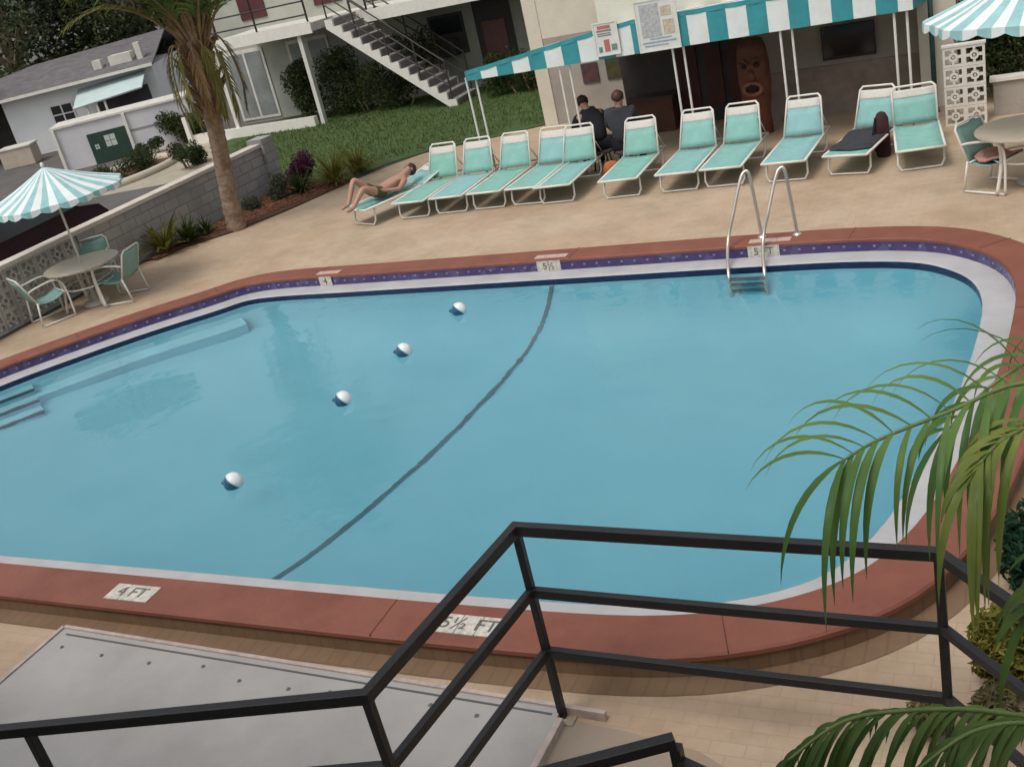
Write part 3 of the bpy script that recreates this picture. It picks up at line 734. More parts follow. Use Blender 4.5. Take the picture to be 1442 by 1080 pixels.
def make_umb(label, faded):
    t = thing('patio_umbrella', label, 'umbrella', group='striped patio umbrellas')
    n = 48; R1 = 1.22; H0, H1 = 2.48, 2.0; rings = 7; m = MB(); V = []
    for i in range(rings+1):
        u = i/rings; r_ = .03+(R1-.03)*u
        for j in range(n):
            a_ = 2*math.pi*j/n; fl = 1-.035*u*(1-math.cos(8*a_))/2*2
            sag = .05*math.sin(math.pi*u)*(.4+.6*(1-math.cos(8*a_))/2)
            V.append((r_*fl*math.cos(a_), r_*fl*math.sin(a_), H0+(H1-H0)*u-sag))
    F_ = []
    for i in range(rings):
        for j in range(n):
            j2 = (j+1) % n; F_.append((i*n+j, i*n+j2, (i+1)*n+j2, (i+1)*n+j)); 
    m.add(V, F_); m.mi = [0 if (j % 2) < 1 else 1 for i in range(rings) for j in range(n)]
    A, B = (M_uteal, M_uwhite)
    o = m.build('canopy', [A, B], t, smooth=False); o.modifiers.new('thick', 'SOLIDIFY').thickness = .004
    # scalloped valance
    m = MB(); V = []; F_ = []; mi = []; nn = 96
    for j in range(nn):
        a_ = 2*math.pi*j/nn; fl = 1-.035*(1-math.cos(8*a_))
        r_ = (R1+.004)*fl; dz = .06+.045*abs(math.sin(a_*12))
        V += [(r_*math.cos(a_), r_*math.sin(a_), H1+.002), (r_*1.005*math.cos(a_), r_*1.005*math.sin(a_), H1-dz)]
    for j in range(nn):
        k2 = (j+1) % nn; F_.append((2*j, 2*k2, 2*k2+1, 2*j+1)); mi.append(0 if (j//2) % 2 < 1 else 1)
    m.add(V, F_); m.mi = mi; o = m.build('valance', [A, B], t); o.modifiers.new('thick', 'SOLIDIFY').thickness = .004
    m = MB(); m.tube([(0, 0, .36), (0, 0, H0+.02)], .021, 10); m.build('pole', M_white, t, smooth=True)
    m = MB(); m.lathe([(.001, .09), (.03, .07), (.035, .03), (.022, 0)], (0, 0, H0), 12); m.build('finial', M_white, t, smooth=True)
    for k in range(8):
        a_ = 2*math.pi*k/8; m = MB(); m.tube([(.03*math.cos(a_), .03*math.sin(a_), H0-.03), (R1*.97*math.cos(a_), R1*.97*math.sin(a_), H1-.01)], .008, 6); m.build('rib', M_white, t)
    m = MB(); m.lathe([(.24, 0), (.25, .02), (.22, .06), (.06, .10), (.04, .36), (.025, .37)], n=20); m.build('base', mat('umbrella_base_concrete', (.4, .38, .35), .9, 6, .1), t, smooth='auto')
    return t
M_uteal = mat('faded_teal_umbrella_cloth', (.30, .52, .53), .8, 5, .12); M_uwhite = mat('white_umbrella_cloth', (.72, .77, .76), .8, 5, .06)
um0 = make_umb('teal and white striped umbrella over the table at the right edge', 0); um0.location = (-.05, 14.1, 0); um0.scale.z = 1.045
ul = dup(um0, (-13.98, 11.95, 0), .35, 'pale teal and white striped umbrella on the left, in front of the parked car'); ul.scale = (.90, .90, .93)

# ------------------------------------------------------------------ canopy shelter
can = thing('canopy', 'long teal and white striped awning on thin white posts behind the loungers', 'awning', (-5.2, 16.7, 0))
CX0, CX1 = -8.85, -1.62; ZB = 1.86
def ztop(x):   # the front panel is narrow at its left end
    return ZB+.16+min(1, max(0, (x-CX0)/3.0))*.36
m = MB(); edges = []; x = CX0; k = 0; ws = []
while x < CX1-.01:
    x2 = min(CX1, x+.30+(.012 if k % 2 else 0)); ws.append((x, x2)); x = x2; k += 1
def panel(x0, x1, z0a, z0b, z1a, z1b, y, mi):
    m.cur = mi; ns = 4; V = []
    for i in range(ns+1):
        xx = x0+(x1-x0)*i/ns; bulge = .015*math.sin(math.pi*i/ns)
        za = z0a+(z0b-z0a)*i/ns; zb = z1a+(z1b-z1a)*i/ns
        V += [(xx+5.2, y-bulge, za), (xx+5.2, y-bulge*.4, zb)]
    m.add(V, [(2*i, 2*i+2, 2*i+3, 2*i+1) for i in range(ns)])
for k, (a0, a1) in enumerate(ws):
    panel(a0, a1, ZB, ZB, ztop(a0)-.07, ztop(a1)-.07, 0, k % 2)
    panel(a0, a1, ztop(a0)-.07, ztop(a1)-.07, ztop(a0), ztop(a1), 0, 0)
o = m.build('valance', [M_teal2, M_canvaswhite], can); o.modifiers.new('thick', 'SOLIDIFY').thickness = .008
m = MB()
for k, (a0, a1) in enumerate(ws):
    m.cur = k % 2
    m.add([(a0+5.2, .004, ztop(a0)-.004), (a1+5.2, .004, ztop(a1)-.004), (a1+5.2, 2.3, ztop(a1)-.26), (a0+5.2, 2.3, ztop(a0)-.26)], [(0, 1, 2, 3)])
o = m.build('roof', [M_teal2, M_canvaswhite], can); o.modifiers.new('thick', 'SOLIDIFY').thickness = .008
m = MB()
m.prism_xz([(CX0+5.2-.002, 0)]*1+[(0, 0), (0, 0)], 0, 0) if False else None
for xe, s_ in ((CX0, -1), (CX1, 1)):
    zt = ztop(xe)
    m.add([(xe+5.2+s_*.006, .01, ZB), (xe+5.2+s_*.006, 2.3, ZB-.24), (xe+5.2+s_*.006, 2.3, zt-.26), (xe+5.2+s_*.006, .01, zt-.01)], [(0, 1, 2, 3)])
o = m.build('end_panel', M_teal2, can); o.modifiers.new('thick', 'SOLIDIFY').thickness = .006
m = MB(); m.tube([(CX0+5.2+.03, .03, ZB+.03), (CX1+5.2-.03, .03, ZB+.03)], .02, 8); m.build('front_rail', M_white, can)
for xx in (-8.80, -7.05, -5.10, -3.42, -1.80):
    for q in (-.085, .085):
        m = MB(); m.tube([(xx+q+5.2, .05+(.03 if q > 0 else 0), 0), (xx+q+5.2, .05+(.03 if q > 0 else 0), ZB+.05)], .019, 8); m.build('post', M_white, can)
# two signs hung on the front
def sign(name, label, x, z, w_, h_, blocks):
    t = thing(name, label, 'sign', (x, 16.665, z))
    m = MB(); m.box((0, 0, 0), (w_, .016, h_)); m.build('board', mat('white_sign_board', (.66, .67, .64), .5, 10, .05), t, bevel=.004)
    m = MB(); f_ = .02
    for (a, b_) in (((-w_/2, -h_/2), (w_/2, -h_/2+f_)), ((-w_/2, h_/2-f_), (w_/2, h_/2)), ((-w_/2, -h_/2+f_), (-w_/2+f_, h_/2-f_)), ((w_/2-f_, -h_/2+f_), (w_/2, h_/2-f_))):
        m.bb((a[0], -.018, a[1]), (b_[0], -.0085, b_[1]))
    m.build('frame', M_white, t)
    for nm, col, L in blocks:
        m = MB()
        for (x0, z0, x1, z1) in L: m.bb((x0*w_, -.0125, z0*h_), (x1*w_, -.0085, z1*h_))
        m.build(nm, mat(nm+'_ink', col, .6, 25, .25), t)
rules = [(-.36, z, .30, z+.035) for z in (.18, .10, .02)]
sign('notice_sign', 'small white notice with red and dark lettering on the striped awning', -6.20, 2.17, .42, .52,
     [('red_print', (.45, .16, .14), [(-.30, .30, .22, .40), (-.12, -.38, .10, -.02)]), ('dark_print', (.22, .20, .20), [(-.36, .22, .24, .27), (-.34, .15, .20, .18), (-.33, .09, .22, .12)]),
      ('green_print', (.14, .24, .20), [(.16, -.36, .38, -.18), (-.36, -.38, -.22, -.22)])])
sign('rules_sign', 'large white board with faint grey print hung on the awning right of the small notice', -5.34, 2.25, .68, .78,
     [('grey_print', (.42, .43, .44), [(-.38, -.22, .08, .42)]), ('blue_print', (.30, .36, .46), [(-.40, -.34, .40, -.31), (-.22, -.27, .30, -.245), (-.36, -.40, .20, -.375)]),
      ('tan_print', (.50, .44, .33), [(.14, -.20, .40, .08), (.12, .16, .36, .34)])])
# ------------------------------------------------------------------ motel building behind the canopy
bar = thing('poolside_building', 'cream building with a dark open bar room behind the striped awning', 'building', (-5, 21, 0))
O = Vector((-5, 21, 0))
def lb(mb): mb.v = [(v[0]-O.x, v[1]-O.y, v[2]-O.z) for v in mb.v]; return mb
m = MB(); m.bb((-9.55, 21.1, 0), (-9.25, 21.4, 6)); lb(m).build('corner_pillar', M_cream, bar)
m = MB(); m.bb((-9.25, 21.12, 0), (-7.0, 21.38, 1.78)); lb(m).build('lower_wall', M_taupe, bar)
m = MB(); m.bb((-9.25, 21.118, 1.78), (-4.62, 21.38, 6)); lb(m).build('upper_wall', M_cream, bar)
m = MB(); m.bb((-7.13, 18.88, 1.93), (-4.60, 21.117, 6)); m.bb((-4.60, 18.9, 1.93), (-1.76, 18.998, 6)); lb(m).build('upper_storey_wall', M_cream, bar)
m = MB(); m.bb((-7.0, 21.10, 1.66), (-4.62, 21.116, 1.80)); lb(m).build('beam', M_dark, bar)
# bar room: recess
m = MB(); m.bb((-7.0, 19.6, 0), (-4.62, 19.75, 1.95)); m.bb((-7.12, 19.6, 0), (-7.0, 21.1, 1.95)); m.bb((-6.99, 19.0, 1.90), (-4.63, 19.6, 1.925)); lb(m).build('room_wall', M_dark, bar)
m = MB(); m.bb((-6.9, 19.2, .0), (-6.1, 19.55, .62)); lb(m).build('counter', mat('brown_bar_front', (.11, .045, .025), .6, 3, .3), bar)
m = MB(); m.bb((-6.95, 19.15, .62), (-6.05, 19.58, .67)); lb(m).build('counter_top', mat('dark_counter', (.06, .04, .035), .4, 5, .2), bar)
for (x0, x1) in ((-6.0, -5.65), (-5.5, -5.2), (-5.05, -4.7)):
    m = MB(); m.bb((x0, 19.57, .3), (x1, 19.6, 1.75)); lb(m).build('shutter', M_maroon, bar)
# television hut
m = MB(); m.bb((-4.62, 19.0, 0), (-1.75, 21.0, 3.4)); lb(m).build('bar_wall', M_taupe, bar)
m = MB(); m.bb((-1.75, 18.6, 0), (-1.18, 19.4, 6)); lb(m).build('pillar', M_cream, bar)
m = MB(); m.bb((-1.75, 19.4, 0), (4, 19.6, 6)); lb(m).build('end_wall', M_cream, bar)
m = MB(); m.bb((-4.6, 18.97, 0), (-1.78, 19.0, .82)); lb(m).build('dado', mat('brown_dado', (.26, .215, .18), .8, 3, .2), bar)
# maroon door and picture panels inside the bar
m = MB(); m.bb((-4.5, 18.94, .1), (-4.38, 18.97, 1.75)); lb(m).build('pilaster', mat('grey_pilaster', (.35, .33, .28), .8, 5, .1), bar)
tv = thing('television', 'black wall mounted television on the taupe wall under the awning', 'television', (-2.87, 18.96, 1.19))
m = MB(); m.box((0, -.03, 0), (.86, .06, .54)); m.build('case', mat('black_tv_plastic', (.012, .012, .012), .3), tv, bevel=.008)
m = MB(); m.box((0, -.0625, .01), (.80, .005, .46)); m.build('screen', mat('dark_tv_screen', (.018, .012, .012), .12), tv)
m = MB(); m.box((0, .02, 0), (.2, .04, .2)); m.build('bracket', M_black, tv)
# framed pictures on the taupe wall
pc = None
for (x, z, w_, h_, cA, lab) in ((-8.33, .96, .36, .40, (.09, .035, .04), 'dark red picture on the taupe wall left of the bar room'), (-7.80, .98, .34, .42, (.06, .055, .02), 'dark olive picture on the taupe wall beside the red one')):
    t = thing('picture', lab, 'picture', (x, 21.115, z)); m = MB(); m.box((0, -.012, 0), (w_, .024, h_)); m.build('frame', M_dark, t)
    m = MB(); m.box((0, -.0265, 0), (w_-.08, .005, h_-.08)); m.build('image', mat('muted_picture_paint', cA, .5, 6, .4), t)
# carved wooden face
tk = thing('wooden_carving', 'tall red brown carved wooden face standing under the awning', 'carving', (-4.31, 18.2, -.12))
M_tiki = mat('red_brown_carved_wood', (.13, .042, .022), .55, 6, .35, bump=.3, bscale=18)
m = MB(); m.lathe([(.20, 0), (.22, .1), (.21, .5), (.25, .75), (.27, 1.05), (.265, 1.35), (.24, 1.55), (.20, 1.68), (.12, 1.72)], n=28, sx=1, sy=.8); m.build('post', M_tiki, tk, smooth=True)
M_tikid = mat('dark_carved_recess', (.02, .008, .006), .8); M_tikil = mat('light_carved_lip', (.22, .09, .055), .5, 6, .25)
m = MB(); pts = [(.15*math.cos(a), -.205-.02*math.cos(a*.5)**2, .92+.10*math.sin(a)) for a in [2*math.pi*i/28 for i in range(28)]]; m.tube(pts, .035, 8, closed=True); m.build('lips', M_tikil, tk, smooth=True)
m = MB(); m.sphere((0, -.185, .93), .12, 16, 10, (1, .35, .62)); m.build('mouth', M_tikid, tk, smooth=True)
for s in (-1, 1):
    m = MB(); m.sphere((s*.10, -.195, 1.30), .055, 12, 8, (1, .5, .8)); e_ = m.build('eye', M_tikid, tk, smooth=True)
    m = MB(); m.tube([tuple(p) for p in catmull([Vector(p) for p in [(s*.03, -.235, 1.33), (s*.10, -.235, 1.40), (s*.19, -.18, 1.36)]], False, 5)], .026, 8); m.build('brow', M_tiki, tk, smooth=True)
m = MB(); m.lathe([(.03, .18), (.05, .1), (.075, .02), (.05, 0)], (0, -.22, 1.06), 14, 1, .7); m.build('nose', M_tiki, tk, smooth=True)
# furled green umbrella pole leaning on the cream pillar
pp = thing('leaning_pole', 'dark green pole leaning against the cream pillar at the right end of the awning', 'pole', (-1.55, 18.2, 0))
m = MB(); m.tube([(.03, 0, 0.0), (.0, .36, 2.6)], .04, 10); m.build('shaft', mat('dark_green_paint', (.02, .07, .06), .5, 6, .2), pp, smooth=True)
m = MB(); m.lathe([(.055, 0), (.06, .02), (.05, .08)], (.03, 0.0, 0), 12); m.build('ferrule', M_black, pp)

# decorative breeze block screen on the right
M_breeze = mat('white_painted_block', (.68, .66, .60), .75, 4, .08, bump=.15)
def breeze_block(mb, x, z, s, y0, y1, along='x', ox=0, oy=0):
    f_ = .035*s/.3; c_ = (x, z); q = s/2
    def put(a, b):
        if along == 'x': mb.bb((ox+a[0], y0, a[1]), (ox+b[0], y1, b[1]))
        else: mb.bb((y0, oy+a[0], a[1]), (y1, oy+b[0], b[1]))
    put((x-q, z-q), (x+q, z-q+f_)); put((x-q, z+q-f_), (x+q, z+q)); put((x-q, z-q+f_), (x-q+f_, z+q-f_)); put((x+q-f_, z-q+f_), (x+q, z+q-f_))
    ang = [0, math.pi/2, math.pi/4, -math.pi/4]
    r_ = q-f_
    for a in ang[:2]:
        L = r_*.42
        if a == 0: put((x-r_, z-f_/2), (x-r_+L, z+f_/2)); put((x+r_-L, z-f_/2), (x+r_, z+f_/2))
        else: put((x-f_/2, z-r_), (x+f_/2, z-r_+L)); put((x-f_/2, z+r_-L), (x+f_/2, z+r_))
    nseg = 8; R1, R0 = r_*.62, r_*.62-f_
    for k in range(nseg):
        a0, a1 = 2*math.pi*k/nseg, 2*math.pi*(k+1)/nseg; V = []
        for rr_ in (R0, R1):
            for a in (a0, a1):
                for yy_ in (y0, y1):
                    pxy = (x+rr_*math.cos(a), z+rr_*math.sin(a))
                    V.append((ox+pxy[0], yy_, pxy[1]) if along == 'x' else (yy_, oy+pxy[0], pxy[1]))
        mb.add(V, [(0, 1, 3, 2), (4, 6, 7, 5), (0, 4, 5, 1), (2, 3, 7, 6), (0, 2, 6, 4), (1, 5, 7, 3)])
    if along == 'x': 
        V = [(ox+x-r_*.16, (y0+y1)/2-.01, z-r_*.16)]
        mb.bb((ox+x-r_*.14, y0+.01, z-r_*.14), (ox+x+r_*.14, y1-.01, z+r_*.14))
scr = thing('breeze_block_screen', 'white pierced block screen two blocks wide beside the cream pillar', 'block screen', (-1.02, 17.25, 0))
m = MB()
for i in range(2):
    for j in range(4): breeze_block(m, (i-.5)*.285, .145+j*.29, .285, -.05, .05)
m.build('blocks', M_breeze, scr)
m = MB(); m.bb((-.30, -.06, 1.162), (.30, .06, 1.195)); m.build('cap', M_breeze, scr)
# low planter wall and dark hedge right of it
pw = thing('planter_wall', 'low pale planter wall under the hedge at the upper right', 'planter', (1.6, 17.6, 0))
m = MB(); m.bb((-2.25, -.08, 0), (2.4, .08, .52)); m.build('wall', M_taupe, pw)
m = MB(); m.bb((-2.3, -.12, .52), (2.45, .12, .57)); m.build('cap', M_white, pw)

# ------------------------------------------------------------------ foliage helpers
def leaf_quad(mb, p, size, r, asp=.5, nrm=None):
    d = Vector((r.gauss(0, 1), r.gauss(0, 1), r.gauss(0, .8)-.1)).normalized(); s_ = d.orthogonal().normalized()
    s_ = (Matrix.Rotation(r.uniform(0, 6.28), 3, d) @ s_)
    L, W_ = size*r.uniform(.7, 1.3), size*asp*r.uniform(.7, 1.2)
    n_ = d.cross(s_)*L*.12
    mb.add([p-d*L*.5, p+s_*W_*.5+n_, p+d*L*.5, p-s_*W_*.5+n_], [(0, 1, 2, 3)])
def leaf_cloud(mb, blobs, n, size, r, asp=.5):
    tot = sum(b[3]**2 for b in blobs)
    for b in blobs:
        k = int(n*b[3]**2/tot)
        for _ in range(k):
            v = Vector((r.gauss(0, 1), r.gauss(0, 1), r.gauss(0, 1))).normalized()*(b[3]*(r.random()**.45))
            v.z *= b[4] if len(b) > 4 else 1
            leaf_quad(mb, Vector(b[:3])+v, size, r, asp)
LM_dark = leaf_mat('dark_hedge_leaves', (.022, .034, .013), (.07, .095, .03), 4)
LM_mid = leaf_mat('mid_green_leaves', (.02, .04, .01), (.06, .09, .02), 4)
LM_olive = leaf_mat('olive_yellow_leaves', (.09, .095, .018), (.24, .22, .045), 5)
LM_tree = leaf_mat('dark_tree_leaves', (.032, .048, .022), (.10, .125, .052), .8)
def shrub(name, label, cat, x, y, w_, d_, h_, n, size, material, group=None, seed=1, asp=.5):
    r = random.Random(seed); t = thing(name, label, cat, (x, y, 0), 0, group)
    m = MB(); nb = max(3, int(w_*d_*3)); bl = []
    for k in range(nb):
        rad = min(w_, d_, h_)*r.uniform(.28, .45)
        bl.append((r.uniform(-w_/2+rad, w_/2-rad) if w_ > 2*rad else 0, r.uniform(-d_/2+rad, d_/2-rad) if d_ > 2*rad else 0, r.uniform(rad*.6, max(rad*.7, h_-rad)), rad))
    leaf_cloud(m, bl, n, size, r, asp); m.build('foliage', material, t)
    for b in bl[:5]:
        m = MB(); m.tube([(b[0]*.6, b[1]*.6, 0), (b[0], b[1], b[2])], [.03*min(1, h_), .012*min(1, h_)], 6); m.build('stem', M_trunk, t)
    return t
shrub('hedge', 'dark trimmed hedge behind the white pierced block screen', 'hedge', 1.0, 18.6, 4.8, 1.2, 2.2, 24000, .085, LM_dark, seed=3)

# ------------------------------------------------------------------ motel wing with outside stair
wing = thing('motel_wing', 'two storey motel wing with an upper walkway beyond the lawn', 'building', (-16, 26, 0))
O = Vector((-16, 26, 0))
M_wallgrey = mat('grey_green_wall_paint', (.36, .37, .32), .85, 1.2, .12, bump=.2)
m = MB(); m.bb((-22.6, 27.4, 0), (-9.7, 27.7, 6)); lb(m).build('wall', M_wallgrey, wing)
m = MB(); m.bb((-21.3, 25.2, 2.50), (-17.6, 27.4, 2.72)); m.bb((-15.9, 25.2, 2.5), (-9.8, 27.4, 2.72)); m.bb((-17.6, 26.3, 2.5), (-15.9, 27.4, 2.72)); lb(m).build('walkway_slab', M_whiteold, wing)
m = MB(); m.bb((-21.3, 25.16, 2.46), (-17.6, 25.2, 2.76)); m.bb((-15.9, 25.16, 2.46), (-9.8, 25.2, 2.76)); lb(m).build('slab_edge', M_white, wing)
# window with air conditioner, door
wn = MB(); wn.bb((-15.3, 27.36, 1.0), (-14.2, 27.4, 2.1)); fr = lb(wn).build('window', M_dark, wing)
m = MB(); m.bb((-15.22, 27.345, 1.58), (-14.28, 27.36, 2.02)); lb(m).build('pane', M_glass, fr)
m = MB(); m.bb((-15.2, 27.0, 1.0), (-14.45, 27.36, 1.45)); lb(m).build('air_conditioner', mat('dark_ac_grille', (.05, .05, .05), .6, 30, .4), wing, bevel=.02)
m = MB(); m.bb((-13.85, 27.36, 0), (-12.75, 27.4, 2.35)); fr = lb(m).build('door', mat('dark_door_recess', (.05, .04, .038), .7), wing)
m = MB(); m.bb((-13.65, 27.33, .02), (-12.95, 27.36, 1.72)); lb(m).build('door_leaf', mat('maroon_door_leaf', (.13, .05, .045), .5, 2, .2), fr)
m = MB(); m.sphere((-13.03, 27.31, .98), .03, 10, 6); lb(m).build('handle', M_steel, fr)
for x0 in (-22.6, -20.2):
    m = MB(); m.bb((x0, 27.36, .1), (x0+1.5, 27.4, 2.2)); fr = lb(m).build('window', M_whiteold, wing)
    m = MB(); m.bb((x0+.1, 27.345, .2), (x0+.7, 27.36, 2.1)); m.bb((x0+.8, 27.345, .2), (x0+1.4, 27.36, 2.1)); lb(m).build('pane', mat('pale_curtained_glass', (.22, .24, .23), .3, 2, .2), fr)
for x0 in (-21.5, -18.8, -13):
    m = MB(); m.bb((x0, 27.36, 3.0), (x0+.95, 27.4, 4.9)); lb(m).build('upper_door', M_maroon, wing)
# upper walkway railing
m = MB()
for xa, xb in ((-21.3, -17.6), (-15.9, -9.8)):
    k = int((xb-xa)/1.3)
    for i in range(k+1):
        x = xa+.1+(xb-xa-.2)*i/k; m.tube([(x, 25.24, 2.72), (x, 25.24, 3.75)], .028, 6)
    for z in (2.95, 3.3, 3.75): m.tube([(xa+.1, 25.24, z), (xb-.1, 25.24, z)], .024, 6)
lb(m).build('railing', M_black, wing)
for x in (-21.2, -18.2):
    m = MB(); m.bb((x, 25.25, 0), (x+.12, 25.4, 2.5)); lb(m).build('column', M_whiteold, wing)
m = MB(); m.bb((-22.9, 25.1, 0), (-18.3, 25.28, .28)); m.bb((-22.9, 25.0, 0), (-22.75, 25.1, .85)); lb(m).build('planter_kerb', M_white, wing)

stc = thing('staircase', 'open outside stair with white zigzag edge climbing left over the lawn', 'staircase', (-13.67, 25.0, 0))
x0, x1, z1 = 0, -3.35, 2.72; NS = 14
poly = [(0, 0)]
for i in range(NS):
    z = z1*(i+1)/NS; xa = x1*i/NS; xb = x1*(i+1)/NS; poly += [(xa, z), (xb, z)]
poly += [(x1, z1-.30), (x1*.06, -.0)] if False else [(x1, z1-.22), (-.22, 0)]
for nm, y0 in (('front_stringer', 0), ('rear_stringer', 1.18)):
    m = MB(); m.prism_xz(poly, y0, y0+.07); m.build('stringer', M_white, stc)
m = MB()
for i in range(NS):
    z = z1*(i+1)/NS; xa = x1*i/NS; xb = x1*(i+1)/NS; m.bb((xb, .07, z-.05), (xa+.02, 1.18, z-.003))
m.build('treads', mat('grey_stair_treads', (.30, .29, .28), .85, 4, .15), stc)
m = MB()
for i in range(NS): 
    z = z1*(i+1)/NS; xa = x1*i/NS; m.bb((xa-.03, .07, z-z1/NS), (xa-.012, 1.18, z-.051))
m.build('risers', mat('grey_stair_risers', (.24, .23, .22), .85, 4, .15), stc)
for y in (.035, 1.215):
    m = MB(); sl_ = z1/x1
    for k in range(5):
        x = -.12+(x1+.2)*k/4; zb = sl_*x+.1; m.tube([(x, y, zb), (x, y, zb+.98)], .022, 6)
    for h_ in (.35, .66, .98): m.tube([(-.12, y, sl_*-.12+.1+h_), (x1+.08, y, sl_*(x1+.08)+.1+h_)], .02, 6)
    m.build('handrail', mat('dark_brown_rail_paint', (.05, .035, .03), .5), stc)
m = MB(); m.bb((-.1, .02, 0), (-.02, .1, .02)); 
# hedges under the stair and along the wing
shrub('hedge', 'dark bushes filling the shade under the outside stair', 'hedge', -16.6, 26.2, 4.6, 1.3, 2.1, 12000, .09, LM_dark, seed=5)
shrub('bush', 'dark bush against the motel wall left of the stair', 'bush', -19.2, 26.1, 1.7, 1.2, 2.1, 5000, .09, LM_dark, seed=6)
shrub('bush', 'low dark shrub beside the white kerb at the motel wing', 'bush', -23.4, 25.6, 2.2, 1.2, 1.1, 3500, .09, LM_dark, seed=8)
shrub('hedge', 'green hedge seen through the gap between the awning posts at the left end', 'hedge', -11.6, 25.6, 3.4, 1.2, 1.25, 5000, .08, LM_mid, seed=9)

# ------------------------------------------------------------------ block wall
wl = thing('block_wall', 'low grey block wall with a pale cap running behind the left palm', 'wall', (-14.95, 13.0, 0))
M_block = brick_mat('grey_concrete_blocks', (.40, .39, .37), (.33, .33, .32), (.24, .235, .225), .40, .20, .012, .9, stain=(.24, .24, .225), stain_scale=1.6, stain_amt=.7, vertical=True, axis='YZ', bumps=.5)
m = MB(); m.bb((-.10, -.2, 0), (.10, 5.2, .95)); m.build('blocks', M_block, wl)
m = MB()
for i in range(16):
    for j in range(3): breeze_block(m, -.36-.32*i, .165+j*.31, .31, -.07, .07, along='y')
m.build('breeze_blocks', mat('weathered_white_breeze_block', (.46, .44, .40), .85, 3, .18, bump=.2), wl)
m = MB(); m.bb((-.14, -5.4, .953), (.14, 5.25, 1.03)); m.build('cap', mat('pale_wall_cap', (.58, .53, .47), .8, 2, .12), wl, bevel=.01)
m = MB(); m.bb((-.2, 5.2, 0), (.2, 5.6, 1.12)); m.build('end_pier', M_block, wl)
# ------------------------------------------------------------------ white house with green garage, far left (frame turned to face the pool)
def rot(x, y): c, s = math.cos(YAW), math.sin(YAW); return (c*x-s*y, s*x+c*y)
HX = (-12.5, 40.0)
hp = rot(*HX)
M_house = mat('pale_blue_white_wall', (.76, .78, .78), .85, 1.0, .06, bump=.15)
M_roof = mat('grey_shingle_roof', (.13, .12, .125), .9, 3, .25, bump=.6, bscale=20)
hs_ = thing('house', 'white single storey house with a low grey roof beyond the car park', 'house', (hp[0], hp[1], 0), YAW)
def lh(mb): mb.v = [(v[0]-HX[0], v[1]-HX[1], v[2]) for v in mb.v]; return mb
m = MB(); m.bb((-15.25, 40, 0), (-9.75, 46, 2.08)); lh(m).build('wall', M_house, hs_)
m = MB(); m.add([(-19, 39.5, 2.05), (-9.6, 39.5, 2.15), (-9.9, 44.5, 3.02), (-15.2, 44.5, 2.82), (-19, 44.5, 2.3), (-19, 47, 2.1), (-9.6, 47, 2.1)], [(0, 1, 2, 3), (0, 3, 4), (4, 3, 5), (3, 2, 6, 5)])
rf = lh(m).build('roof', M_roof, hs_); rf.modifiers.new('thick', 'SOLIDIFY').thickness = .05
m = MB(); m.add([(-19, 39.46, 1.99), (-9.6, 39.46, 2.09), (-9.6, 39.46, 2.19), (-19, 39.46, 2.09)], [(0, 1, 2, 3)]); f_ = lh(m).build('fascia', M_white, rf); f_.modifiers.new('thick', 'SOLIDIFY').thickness = .04
m = MB(); m.bb((-19, 41.2, 0), (-15.3, 46, 2.0)); lh(m).build('shaded_side_wall', mat('shade_toned_side_wall', (.07, .06, .055), .9, 2, .2), hs_)  # shade of the dark gap beside the house is put into this colour
m = MB(); m.bb((-11.9, 40.6, 2.1), (-11.6, 41, 2.62)); m.bb((-11.3, 40.6, 2.1), (-10.5, 41.3, 2.65)); m.bb((-10.3, 40.6, 2.15), (-10.1, 41, 2.9)); lh(m).build('roof_vents', M_whiteold, rf)
m = MB(); m.bb((-13.7, 39.96, .82), (-12.85, 40, 1.55)); wf = lh(m).build('window', M_white, hs_)
m = MB()
for a_ in (-13.64, -13.25):
    for z in (.88, 1.21): m.bb((a_, 39.945, z), (a_+.33, 39.96, z+.28))
lh(m).build('panes', M_glass, wf)
m = MB(); m.bb((-12.0, 39.93, .5), (-10.1, 40, 1.5)); lh(m).build('carport_shade_panel', M_dark, hs_)  # flat dark panel, the shade under the awning painted on the wall
m = MB(); m.add([(-12.5, 39.98, 1.86), (-10.0, 39.98, 2.0), (-10.0, 38.7, 1.55), (-12.5, 38.7, 1.36)], [(0, 1, 2, 3)]); aw = lh(m).build('awning', mat('pale_aqua_awning', (.44, .55, .54), .7, 2, .08), hs_); aw.modifiers.new('thick', 'SOLIDIFY').thickness = .05
for x in (-12.1, -11.75, -11.45): 
    m = MB(); m.bb((x, 38.8, 0), (x+.07, 38.87, 1.38)); lh(m).build('awning_post', M_white, hs_)

GX = (-9.8, 34.0); gp = rot(*GX)
gr = thing('garage', 'low pale garage block with a dark green panelled door in front of the house', 'garage', (gp[0], gp[1], 0), YAW+D2R(6))
m = MB(); m.bb((-2.0, 0, 0), (2.1, 1.5, 1.28)); m.build('wall', mat('grey_white_wall', (.60, .60, .62), .85, 1.0, .08, bump=.15), gr)
m = MB(); m.bb((-2.05, -.05, 1.28), (2.16, 1.55, 1.34)); m.build('roof', M_whiteold, gr)
m = MB(); m.bb((.0, -.012, .70), (2.1, 0, .76)); m.build('ledge_line', mat('grey_trim', (.27, .27, .28), .8), gr)
m = MB(); m.bb((-1.05, -.04, 0), (.12, 0, .92)); gd = m.build('door', mat('dark_green_door', (.016, .045, .034), .5, 3, .2), gr)
for (x, w_, h_) in ((-.92, .14, .16), (-.58, .34, .36)):
    m = MB()
    for i in range(2):
        for j in range(2): m.bb((x+i*w_/2+.008, -.052, .44+j*h_/2), (x+(i+1)*w_/2-.008, -.04, .44+(j+1)*h_/2-.016))
    m.build('pane', mat('pale_reflecting_pane', (.50, .55, .52), .2), gd)  # panes have a plain pale base colour
